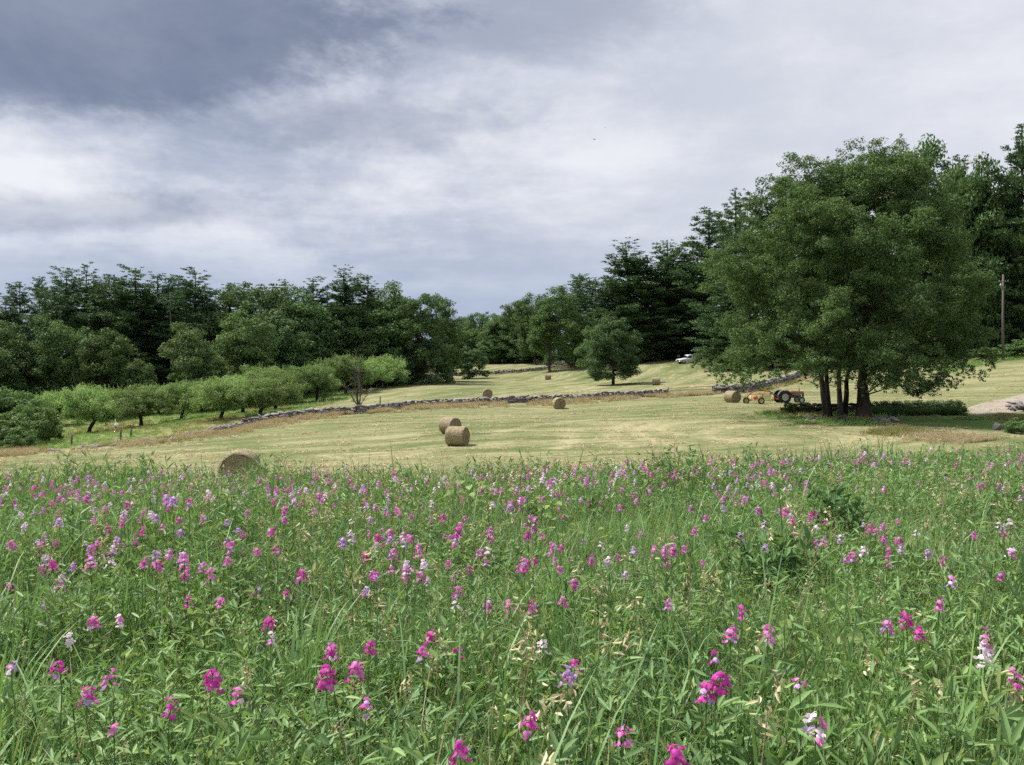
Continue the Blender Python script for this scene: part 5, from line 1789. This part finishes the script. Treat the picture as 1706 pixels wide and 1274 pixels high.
PETAL = {'magenta': petal_mat('petals magenta', (0.52, 0.030, 0.32), (0.68, 0.090, 0.47)),
         'pink': petal_mat('petals pink', (0.68, 0.12, 0.47), (0.78, 0.28, 0.62)),
         'lilac': petal_mat('petals lilac', (0.50, 0.28, 0.62), (0.68, 0.46, 0.76)),
         'white': petal_mat('petals white', (0.78, 0.62, 0.70), (0.86, 0.80, 0.80))}
M_STEM = leaf_mat('flower stems', (0.075, 0.135, 0.045), (0.12, 0.19, 0.06), None, trans=0.1, objvar=0.3)


def blossom(mat, r2, s=1.0):
    """standard, two wings and keel of one pea flower; it faces +X"""
    mb_ = MB()
    # broad standard, folded back and notched at the top
    ys = np.linspace(-1, 1, 7)
    rows_ = []
    for t in (0.0, .35, .7, 1.0):
        wdt = (.25 + .95 * math.sin(min(1, t * 1.15) * math.pi * .5)) * .0135 * s * (1 - .22 * (t > .9))
        zt_ = t * .021 * s
        rows_.append(np.stack([-.006 * s * t ** 2 - np.abs(ys) ** 2 * .005 * s * t + .003 * s * (1 - t), ys * wdt, zt_ - (np.abs(ys) < .2) * .0022 * s * (t > .9) - np.abs(ys) ** 3 * .006 * s * t], 1))
    V = np.vstack(rows_) + r2.normal(size=(28, 3)) * .0011 * s
    k = (np.arange(3)[:, None] * 7 + np.arange(6)[None]).ravel()
    mb_.add(V, np.stack([k, k + 1, k + 8, k + 7], 1))
    for sg in (-1, 1):                                    # wings
        W_ = np.array([(0, 0, .001), (.006, sg * .002, .008), (.013, sg * .0045, .007), (.015, sg * .004, .001), (.008, sg * .001, -.003)]) * s
        mb_.add(W_, np.array([[0, 1, 2, 3, 4]]))
    K_ = np.array([(0, 0, -.001), (.008, .0012, .002), (.012, 0, .004), (.009, 0, -.004), (.008, -.0012, .002)]) * s
    mb_.add(K_, [np.array([[0, 1, 2], [0, 2, 4], [0, 3, 2]])])
    return mb_.mesh('blossom', mat, False)


BLOS = {c_: [blossom(m__, r4, s__) for s__ in (1.0, .86, 1.12)] for c_, m__ in PETAL.items()}


def stem_mesh(h_, r2):
    mb_ = MB()
    a = r2.random() * 6.28; o_ = r2.uniform(.02, .09)
    t = np.linspace(0, 1, 7)[:, None]
    pts = np.c_[-np.cos(a) * o_ * (1 - t) ** 1.5, -np.sin(a) * o_ * (1 - t) ** 1.5, h_ * t] + np.r_[r2.normal(size=(6, 3)) * .006, [[0, 0, 0]]]
    mb_.tube(pts, np.linspace(.0034, .0016, 7), 5, cap=False)
    return mb_.mesh('flower stem', M_STEM, True)


def leaf_mesh(h_, r2):
    mb_ = MB()
    P, D, L = [], [], []
    for k in (.25, .42, .58, .72):
        a = r2.random() * 6.28
        for s__ in (-.45, .45):
            P.append((0, 0, h_ * k)); D.append((np.cos(a + s__), np.sin(a + s__), r2.uniform(.2, .9))); L.append(r2.uniform(.055, .095))
    L = np.array(L)
    V, q = lance_leaf(np.array(P), np.array(D), np.array((0, 0, 1.0)) + r2.normal(size=(len(P), 3)) * .3, L, L * .22)
    mb_.add(V, q)
    return mb_.mesh('flower leaves', M_PEA)


STEMS = [stem_mesh(.62, r4) for i in range(4)]
LEAVES = [leaf_mesh(.62, r4) for i in range(4)]


def raceme(n_, r2, size=1.0):
    """places of n_ blossoms up the top of a stem: (position, euler)"""
    out_ = []
    for i in range(n_):
        t = i / max(1, n_ - 1)
        a = i * 2.3 + r2.normal() * .5
        rad = (.019 + .010 * r2.random()) * (1.1 - .5 * t) * size
        pos = Vector((math.cos(a) * rad, math.sin(a) * rad, -.062 * size * (1 - t) * min(1, n_ / 6) + r2.normal() * .004 + .006))
        out_.append((pos, Euler((r2.normal() * .3, r2.normal() * .25 - .1, a + r2.normal() * .35))))
    return out_


def colours(kind, n_, r2):
    """lower, older blossoms fade"""
    out_ = []
    for i in range(n_):
        t = i / max(1, n_ - 1)
        if kind == 'magenta': c_ = 'magenta' if r2.random() > .28 * (1 - t) + .10 else r2.choice(['pink', 'lilac'])
        elif kind == 'pink': c_ = 'pink' if r2.random() > .45 * (1 - t) + .1 else r2.choice(['magenta', 'lilac', 'white'])
        elif kind == 'lilac': c_ = 'lilac' if r2.random() > .35 else r2.choice(['white', 'pink'])
        else: c_ = 'white' if r2.random() > .3 else r2.choice(['lilac', 'pink'])
        out_.append(str(c_))
    return out_


def head_mesh(kind, r2, n_):
    """a whole flower head in one mesh, for the farther plants"""
    V, Fs, mi, k = [], {3: [], 4: [], 5: []}, {3: [], 4: [], 5: []}, 0
    names = list(PETAL)
    for (pos_, eu), c_ in zip(raceme(n_, r2), colours(kind, n_, r2)):
        me = BLOS[c_][r2.integers(3)]
        co = np.empty(len(me.vertices) * 3, np.float32); me.vertices.foreach_get('co', co)
        co = co.reshape(-1, 3) @ np.array(eu.to_matrix()).T + np.array(pos_)
        V.append(co)
        for pl in me.polygons:
            Fs[len(pl.vertices)].append([v + k for v in pl.vertices]); mi[len(pl.vertices)].append(names.index(c_))
        k += len(co)
    sizes = [s_ for s_ in (3, 4, 5) if Fs[s_]]
    return np_mesh('flower head', np.vstack(V), [np.array(Fs[s_]) for s_ in sizes], [PETAL[c_] for c_ in names], False, np.concatenate([mi[s_] for s_ in sizes]))


HEADS = {k_: [head_mesh(k_, r4, n_) for n_ in (5, 8, 11)] for k_ in PETAL}


def spot(u, v, h_):
    """where a flower head of height h_ above the ground stands that shows at photo pixel (u, v)"""
    a, b_ = ray(u, v)
    lo = np.linspace(1.6, 30, 1400)
    gap = EYE + b_ * lo - (hgt(a * lo, lo) + h_)
    i = np.argmax(gap < 0)
    d = lo[i] if gap[i] < 0 else 20.0
    return a * d, d


near_heads = [  # column, row, colour, blossoms, head size
    (98, 1108, 'magenta', 6, 1), (145, 1155, 'magenta', 7, 1.05), (182, 1130, 'pink', 6, 1), (285, 1172, 'magenta', 6, .95), (190, 1217, 'pink', 2, .9), (355, 1128, 'magenta', 9, 1.2), (398, 1152, 'pink', 8, 1.1),
    (448, 1036, 'magenta', 7, 1.0), (452, 1064, 'lilac', 5, .9), (552, 1082, 'pink', 8, 1.05), (545, 1122, 'magenta', 9, 1.25), (592, 1112, 'pink', 9, 1.15), (617, 1076, 'magenta', 7, 1.0), (612, 1172, 'pink', 4, .8),
    (718, 1058, 'magenta', 8, 1.0), (704, 1084, 'magenta', 6, .95), (762, 1086, 'magenta', 3, .9), (767, 1246, 'magenta', 7, 1.1), (884, 1198, 'magenta', 5, 1.0), (905, 1072, 'white', 6, .95), (958, 1106, 'magenta', 4, 1.0), (945, 1122, 'lilac', 6, 1.0),
    (1040, 1222, 'pink', 5, .95), (1126, 1256, 'magenta', 8, 1.1), (1178, 1150, 'magenta', 8, 1.05), (1200, 1130, 'magenta', 8, 1.1), (1190, 1100, 'magenta', 3, .9), (1218, 1052, 'pink', 8, 1.05), (1115, 1005, 'pink', 6, .95), (1236, 1018, 'magenta', 4, .85),
    (1280, 1056, 'pink', 7, 1), (1332, 1138, 'pink', 2, 1.0), (1360, 1205, 'white', 7, 1.05), (1478, 1040, 'pink', 8, 1.05), (1510, 1030, 'magenta', 8, 1.05), (1530, 1052, 'magenta', 6, 1.0), (1565, 1005, 'magenta', 5, .9), (1640, 1085, 'white', 9, 1.2), (1640, 1060, 'pink', 5, .9),
    (1690, 1125, 'pink', 5, 1), (157, 1034, 'pink', 8, 1.05), (20, 1110, 'lilac', 4, .9), (200, 1032, 'white', 5, .9), (115, 1060, 'white', 6, .9), (313, 1000, 'magenta', 5, 1.0), (367, 998, 'pink', 6, 1.0), (476, 988, 'magenta', 3, .9), (502, 955, 'magenta', 8, 1.1),
    (88, 938, 'magenta', 9, 1.2), (70, 948, 'magenta', 6, .9), (180, 880, 'magenta', 6, 1.0), (162, 905, 'pink', 6, .95), (237, 884, 'magenta', 5, 1.0), (195, 900, 'lilac', 7, 1.1), (20, 905, 'pink', 8, 1.1), (100, 968, 'white', 8, 1.1), (310, 955, 'pink', 7, 1.05),
    (350, 955, 'pink', 6, 1.0), (427, 988, 'pink', 2, .9), (630, 895, 'magenta', 9, 1.15), (608, 925, 'magenta', 7, 1.0), (610, 985, 'lilac', 6, .95), (685, 950, 'pink', 2, .9), (738, 860, 'magenta', 8, 1.1), (763, 884, 'magenta', 10, 1.25), (775, 862, 'pink', 5, .9), (853, 838, 'magenta', 6, 1.1), (880, 890, 'magenta', 9, 1.15),
    (810, 935, 'pink', 5, .9), (883, 862, 'pink', 5, .9), (938, 862, 'magenta', 3, .9), (1012, 932, 'white', 6, .95), (1056, 915, 'lilac', 6, 1.0), (1157, 884, 'magenta', 6, 1.0), (1176, 862, 'magenta', 7, 1.0), (1205, 845, 'lilac', 6, .95), (1350, 858, 'magenta', 6, 1.05), (1450, 877, 'magenta', 6, 1.1), (1372, 900, 'pink', 6, .95),
    (1275, 912, 'lilac', 4, .9), (1500, 912, 'lilac', 5, .95), (1685, 918, 'white', 8, 1.1), (1410, 930, 'pink', 4, .85), (1585, 965, 'lilac', 6, 1.0), (1480, 940, 'magenta', 3, .8)]
kinds_w = (['magenta'] * 6 + ['pink'] * 8 + ['lilac'] * 4 + ['white'] * 4)
flowers = []
r6 = np.random.default_rng(66)
for u, v, c_, n_, s__ in near_heads:
    h_ = r6.uniform(.56, .68)
    x, y = spot(u, v, h_)
    h_ *= max(.95, float(tall_of(np.array([x]), np.array([y]))[0]))
    x, y = spot(u, v, h_)
    flowers.append((y, x, h_, c_, int(n_ * 1.4 + .5), s__ * .84, True))
# the rest of the bloom: thick in drifts, thinner to the sides
px_ = []
EDGE_U, EDGE_V = [-60, 0, 300, 500, 900, 1100, 1300, 1500, 1766], [800, 795, 782, 776, 776, 770, 760, 750, 738]
hubs = []
while len(hubs) < 120:
    u = r6.uniform(-60, 1766)
    dens = np.interp(u, [0, 250, 420, 650, 850, 1000, 1250, 1500, 1706], [1.1, 1.2, .8, 1.0, .8, .8, 1.1, .9, .8])
    if r6.random() * 1.2 < dens: hubs.append((u, np.interp(u, EDGE_U, EDGE_V) + 4 + (175 * r6.random() ** 1.7 if len(hubs) % 2 else 45 * r6.random())))
while len(px_) < 880:                                     # loose clusters round the hubs
    hu, hv = hubs[r6.integers(len(hubs))]
    k = 1 + (hv - 770) / 130
    u, v = hu + r6.normal() * 34 * k, hv + r6.normal() * 13 * k
    if v > np.interp(u, EDGE_U, EDGE_V) - 4: px_.append((u, v))
for u, v in px_:
    h_ = r6.uniform(.50, .72)
    x, y = spot(u, v, h_)
    h_ *= max(.9, float(tall_of(np.array([x]), np.array([y]))[0]))
    x, y = spot(u, v, h_)
    flowers.append((y, x, h_, r6.choice(kinds_w), int(r6.integers(3, 9)), r6.uniform(.5, .88), False))
flowers.sort(key=lambda f_: (not f_[6], f_[0] / f_[5]))
singles, mass = flowers[:300], flowers[300:]
singles.sort(key=lambda f_: f_[0])
rank = {}
STRIPS = 15
for b_ in range(STRIPS):                                   # strips of equal count from the front of the meadow to the back
    bandf = sorted(singles[b_ * 20:(b_ + 1) * 20], key=lambda f_: f_[1] / f_[0])
    cnt = {}
    for f_ in bandf:
        cnt[f_[3]] = cnt.get(f_[3], 0) + 1
        rank[id(f_)] = '%s %s sweet pea from the left in the %s strip from the front' % (ORD[cnt[f_[3]] - 1], f_[3], ORD[b_])
for i, f_ in enumerate(singles):
    y, x, h_, c_, n_, s__, main = f_
    gz = h1(x, y)
    o = empty('sweet_pea', (x, y, gz), float(r6.random() * 6.28))
    k = h_ / .62
    st_ = link('stem', STEMS[i % 4], o, scale=(1, 1, k))
    lv = link('leaves', LEAVES[i % 4], o, scale=(1, 1, k))
    if main and y < 9:
        r7 = np.random.default_rng(i)
        for (pos_, eu), cc in zip(raceme(n_, r7, s__), colours(c_, n_, r7)):
            b__ = link('blossom', BLOS[cc][r7.integers(3)], o, Vector((0, 0, h_)) + pos_, eu, (s__ * 1.0,) * 3)
    else:
        link('flower_head', HEADS[c_][i % 3], o, (0, 0, h_), (0, 0, i * 1.3), (s__ * 1.15,) * 3)
    tag(o, rank[id(f_)], 'flower', 'sweet peas of the meadow')
hm = [m__ for k_ in PETAL for m__ in HEADS[k_]]
hk = {k_: i * 3 for i, k_ in enumerate(PETAL)}
if mass:
    scatter('far_sweet_peas', hm, np.array([(f_[1], f_[0], h1(f_[1], f_[0]) + f_[2]) for f_ in mass]), np.stack([0 * r6.random(len(mass)), 0 * r6.random(len(mass)), r6.random(len(mass)) * 6.28], 1),
            np.array([f_[5] * 1.15 for f_ in mass]), np.array([hk[f_[3]] + r6.integers(3) for f_ in mass]), 'mass of small pink sweet pea heads along the meadow edge', 'flowers')

# a few long arching grass blades and tall pea shoots that stand out of the meadow
for u, v, h_, lab in [(275, 758, 1.05, 'tall broad leaved pea shoot reaching up over the bale field'), (85, 770, .95, 'tall thin grass stalk at the meadow edge by the orchard wall'), (735, 742, .95, 'dark thin seed stalk standing in front of the two bales')]:
    x, y = spot(u, v, h_)
    o = empty('tall_shoot', (x, y, h1(x, y)), 1.0)
    mb = MB()
    pts = smoothpath3([(.16, 0, 0), (.10, .02, h_ * .5), (.0, 0, h_)], 6)
    mb.tube(pts, np.linspace(.006, .002, len(pts)), 5, cap=False)
    mb.build('stem', M_STEM, o, True)
    if u != 735:
        P = np.array([pts[k] for k in (5, 6, 7, 8, 9, 10, 11)]); m = len(P)
        V, q = lance_leaf(np.repeat(P, 2, 0), np.stack([np.cos(np.arange(2 * m) * 2.5), np.sin(np.arange(2 * m) * 2.5), np.full(2 * m, 1.0)], 1), np.array((0, 0, 1.0)) + r6.normal(size=(2 * m, 3)) * .4, .13 if u < 300 and u > 100 else .07, .026 if u > 100 else .01)
        np_ = np_mesh('shoot leaves', V, q, M_PEA); link('leaves', np_, o)
    else:
        P = np.array([(0, 0, h_ - .012 * k) for k in range(12)]) + r6.normal(size=(12, 3)) * .008
        V, q = leaf_cards(P, r6.normal(size=(12, 3)), r6.normal(size=(12, 3)), .025, .012)
        link('seed_head', np_mesh('seed spike', V, q, M_BARK), o)
    tag(o, lab, 'plant')

# ------------------------------------------------------------------ stubble, dry grass, orchard grass, bed plants
ST = [tuft(M_HAYC, 16, .05, .13, .010, .16, .5, .8, seg=2) for i in range(4)]
x, y = fan(34000, 15, 100, .2, .75)
ok = ~in_poly(x, y, MEADOW) & ~in_poly(x, y, ORCHARD) & ~in_poly(x, y, LAWN)
x, y = x[ok], y[ok]
ok = noise2(x, y, 1.2, 31) + .5 * noise2(x, y, 6.0, 32) > -.2
x, y = x[ok], y[ok]
k = len(x)
scatter('hay_stubble', ST, np.stack([x, y, hgt(x, y)], 1), np.stack([rng.normal(size=k) * .2, rng.normal(size=k) * .2, rng.random(k) * 6.28], 1), rng.uniform(.5, 1.1, k), rng.integers(0, 4, k), 'short mown stubble and loose hay over the field', 'stubble')

# loose hay left in small heaps along the raked rows
LH = []
for i in range(4):
    m = 70
    P_ = r4.normal(size=(m, 3)) * np.array((.26, .16, .035)) + np.array((0, 0, .05))
    D_ = r4.normal(size=(m, 3)) * np.array((1, .6, .25))
    LH.append(np_mesh('loose hay', *leaf_cards(P_, D_, np.array((0, 0, 1.0)) + r4.normal(size=(m, 3)) * .5, r4.uniform(.12, .32, m), .016, 0), M_STRAW))
x, y = fan(5200, 17, 115, .2, .8)
ok = ~in_poly(x, y, MEADOW) & ~in_poly(x, y, ORCHARD) & ~in_poly(x, y, LAWN) & (np.sin((y + .05 * x + 1.5 * np.sin(x * .08)) * 1.35) + .7 * noise2(x, y, 3.0, 71) > .35)
x, y = x[ok], y[ok]
k = len(x)
scatter('loose_hay', LH, np.stack([x, y, hgt(x, y)], 1), np.stack([0 * x, 0 * x, rng.normal(size=k) * .35], 1), rng.uniform(.7, 1.7, k), rng.integers(0, 4, k), 'loose wisps of hay left in rows over the mown field', 'hay')

DR = [tuft(M_DRY, 40, .35, .75, .009, .22, .28, 1.0, seg=3) for i in range(4)] + [tuft(M_DRYG, 36, .30, .65, .010, .22, .25, .8, seg=3) for i in range(2)]


def along(path, n_, side_lo, side_hi, seed, soft=False):
    r2 = np.random.default_rng(seed)
    q = smoothpath(path, .3)
    i = r2.integers(0, len(q) - 1, n_)
    T = unit(np.gradient(q, axis=0))[i]
    off = r2.uniform(side_lo, side_hi, n_)
    if soft: off = (side_lo + side_hi) / 2 + r2.normal(size=n_) * (side_hi - side_lo) / 3.6
    return q[i, 0] + T[:, 1] * off, q[i, 1] - T[:, 0] * off


X, Y = [], []
for a_ in [along(WALL_A, 2600, .4, 1.5, 1), along(WALL_A, 1500, .6, 3.6, 31, True), along(WALL_B, 500, .5, 1.6, 2), along(WALL_A, 900, -1.2, -.5, 3), along([at(*c_)[:2] for c_ in [(1113, 660, 96), (1188, 656, 96)]], 240, -1.0, 1.2, 4),
           along(WALL_C, 500, .5, 1.5, 5)]:
    X.append(a_[0]); Y.append(a_[1])
r8 = np.random.default_rng(8)
# golden strip between the lawn and the meadow
strip = [at(*c_)[:2] for c_ in [(1440, 718, 52), (1520, 716, 51.5), (1590, 722, 48), (1640, 728, 46), (1690, 734, 44.5)]]
n_walls = sum(len(q_) for q_ in X)
a_ = along(strip, 2100, .8, 4.6, 6, True); X.append(a_[0]); Y.append(a_[1])
X, Y = np.concatenate(X), np.concatenate(Y)
keep_ = noise2(X, Y, 2.0, 41) + .5 * noise2(X, Y, .7, 44) > -.2
keep_[n_walls:] |= noise2(X[n_walls:], Y[n_walls:], 1.5, 45) > -.6
X, Y = X[keep_], Y[keep_]
k = len(X)
green_ = noise2(X, Y, 5.0, 42) > .35
scatter('dry_grass', DR, np.stack([X, Y, hgt(X, Y)], 1), np.stack([r8.normal(size=k) * .18, r8.normal(size=k) * .18, r8.random(k) * 6.28], 1), r8.uniform(.6, 1.15, k) * np.where(np.arange(k) >= keep_[:n_walls].sum(), .62, 1.0),
        np.where(green_, 4 + r8.integers(0, 2, k), r8.integers(0, 4, k)), 'golden dry grass along the stone walls and the lawn', 'grass')

OG = [tuft(M_GRASS, 40, .16, .42, .012, .25, .3, .9, seg=2) for i in range(3)] + [tuft(M_DRYG, 36, .18, .42, .011, .25, .3, .8, seg=2) for i in range(2)]
X, Y = [], []
x = r8.uniform(-75, 0, 15000); y = r8.uniform(55, 135, 15000)
ok = in_poly(x, y, ORCHARD); X.append(x[ok]); Y.append(y[ok])
x = r8.uniform(15, 40, 2600); y = r8.uniform(50, 74, 2600)
ok = in_poly(x, y, TREE_BED); X.append(x[ok]); Y.append(y[ok])
a_ = along([at(*c_)[:2] for c_ in [(1640, 700, 60), (1690, 700, 58), (1740, 690, 60)]], 500, -3, 3, 12); X.append(a_[0]); Y.append(a_[1])
a_ = along([at(*c_)[:2] for c_ in [(1560, 600, 118), (1640, 596, 119), (1740, 590, 118)]], 900, -2, 3, 13); X.append(a_[0]); Y.append(a_[1])
X, Y = np.concatenate(X), np.concatenate(Y)
k = len(X)
scatter('rough_grass', OG, np.stack([X, Y, hgt(X, Y)], 1), np.stack([r8.normal(size=k) * .15, r8.normal(size=k) * .15, r8.random(k) * 6.28], 1), r8.uniform(.6, 1.3, k),
        np.where(noise2(X, Y, 4.0, 43) > .15, 3 + r8.integers(0, 2, k), r8.integers(0, 3, k)), 'rough green grass of the orchard and the bank under the tree', 'grass')

# daylily bed: arching dark green straps
M_LILY = leaf_mat('daylily leaves', (0.035, 0.085, 0.022), (0.085, 0.165, 0.040), None, trans=0.25, objvar=0.3)
DL = [tuft(M_LILY, 60, .6, 1.0, .022, .16, .35, 1.9, seg=4) for i in range(3)]
bed = [at(*c_)[:2] for c_ in [(1452, 690, 65.5), (1500, 690, 65.2), (1560, 689, 65), (1605, 688, 65)]]
lily_x, lily_y = along(bed, 150, -1.1, 1.1, 14)
k = len(lily_x)
scatter('daylily_bed', DL, np.stack([lily_x, lily_y, hgt(lily_x, lily_y)], 1), np.stack([0 * lily_x, 0 * lily_x, r8.random(k) * 6.28], 1), r8.uniform(.75, 1.1, k), r8.integers(0, 3, k), 'dense bed of dark green daylily leaves before the mossy wall', 'plants')
# creeper over the mossy wall
V, Fq = [], []
cx_, cy_ = along([at(*c_)[:2] for c_ in [(1440, 684, 68), (1500, 681, 68.5), (1560, 679, 69), (1604, 679, 69)]], 260, -.5, .5, 15)
Cc = np.stack([cx_, cy_, hgt(cx_, cy_) + r8.uniform(.2, .95, len(cx_))], 1)
keep, rng = rng, np.random.default_rng(51)
V, Fq = clump_leaves(Cc, .28, 34, .11)
rng = keep
tag(link('wall_creeper', np_mesh('wall creeper', V, Fq, M_LEAF['oak'])), 'dark leafy creeper sprawling over the mossy stone wall', 'creeper', kind='stuff')
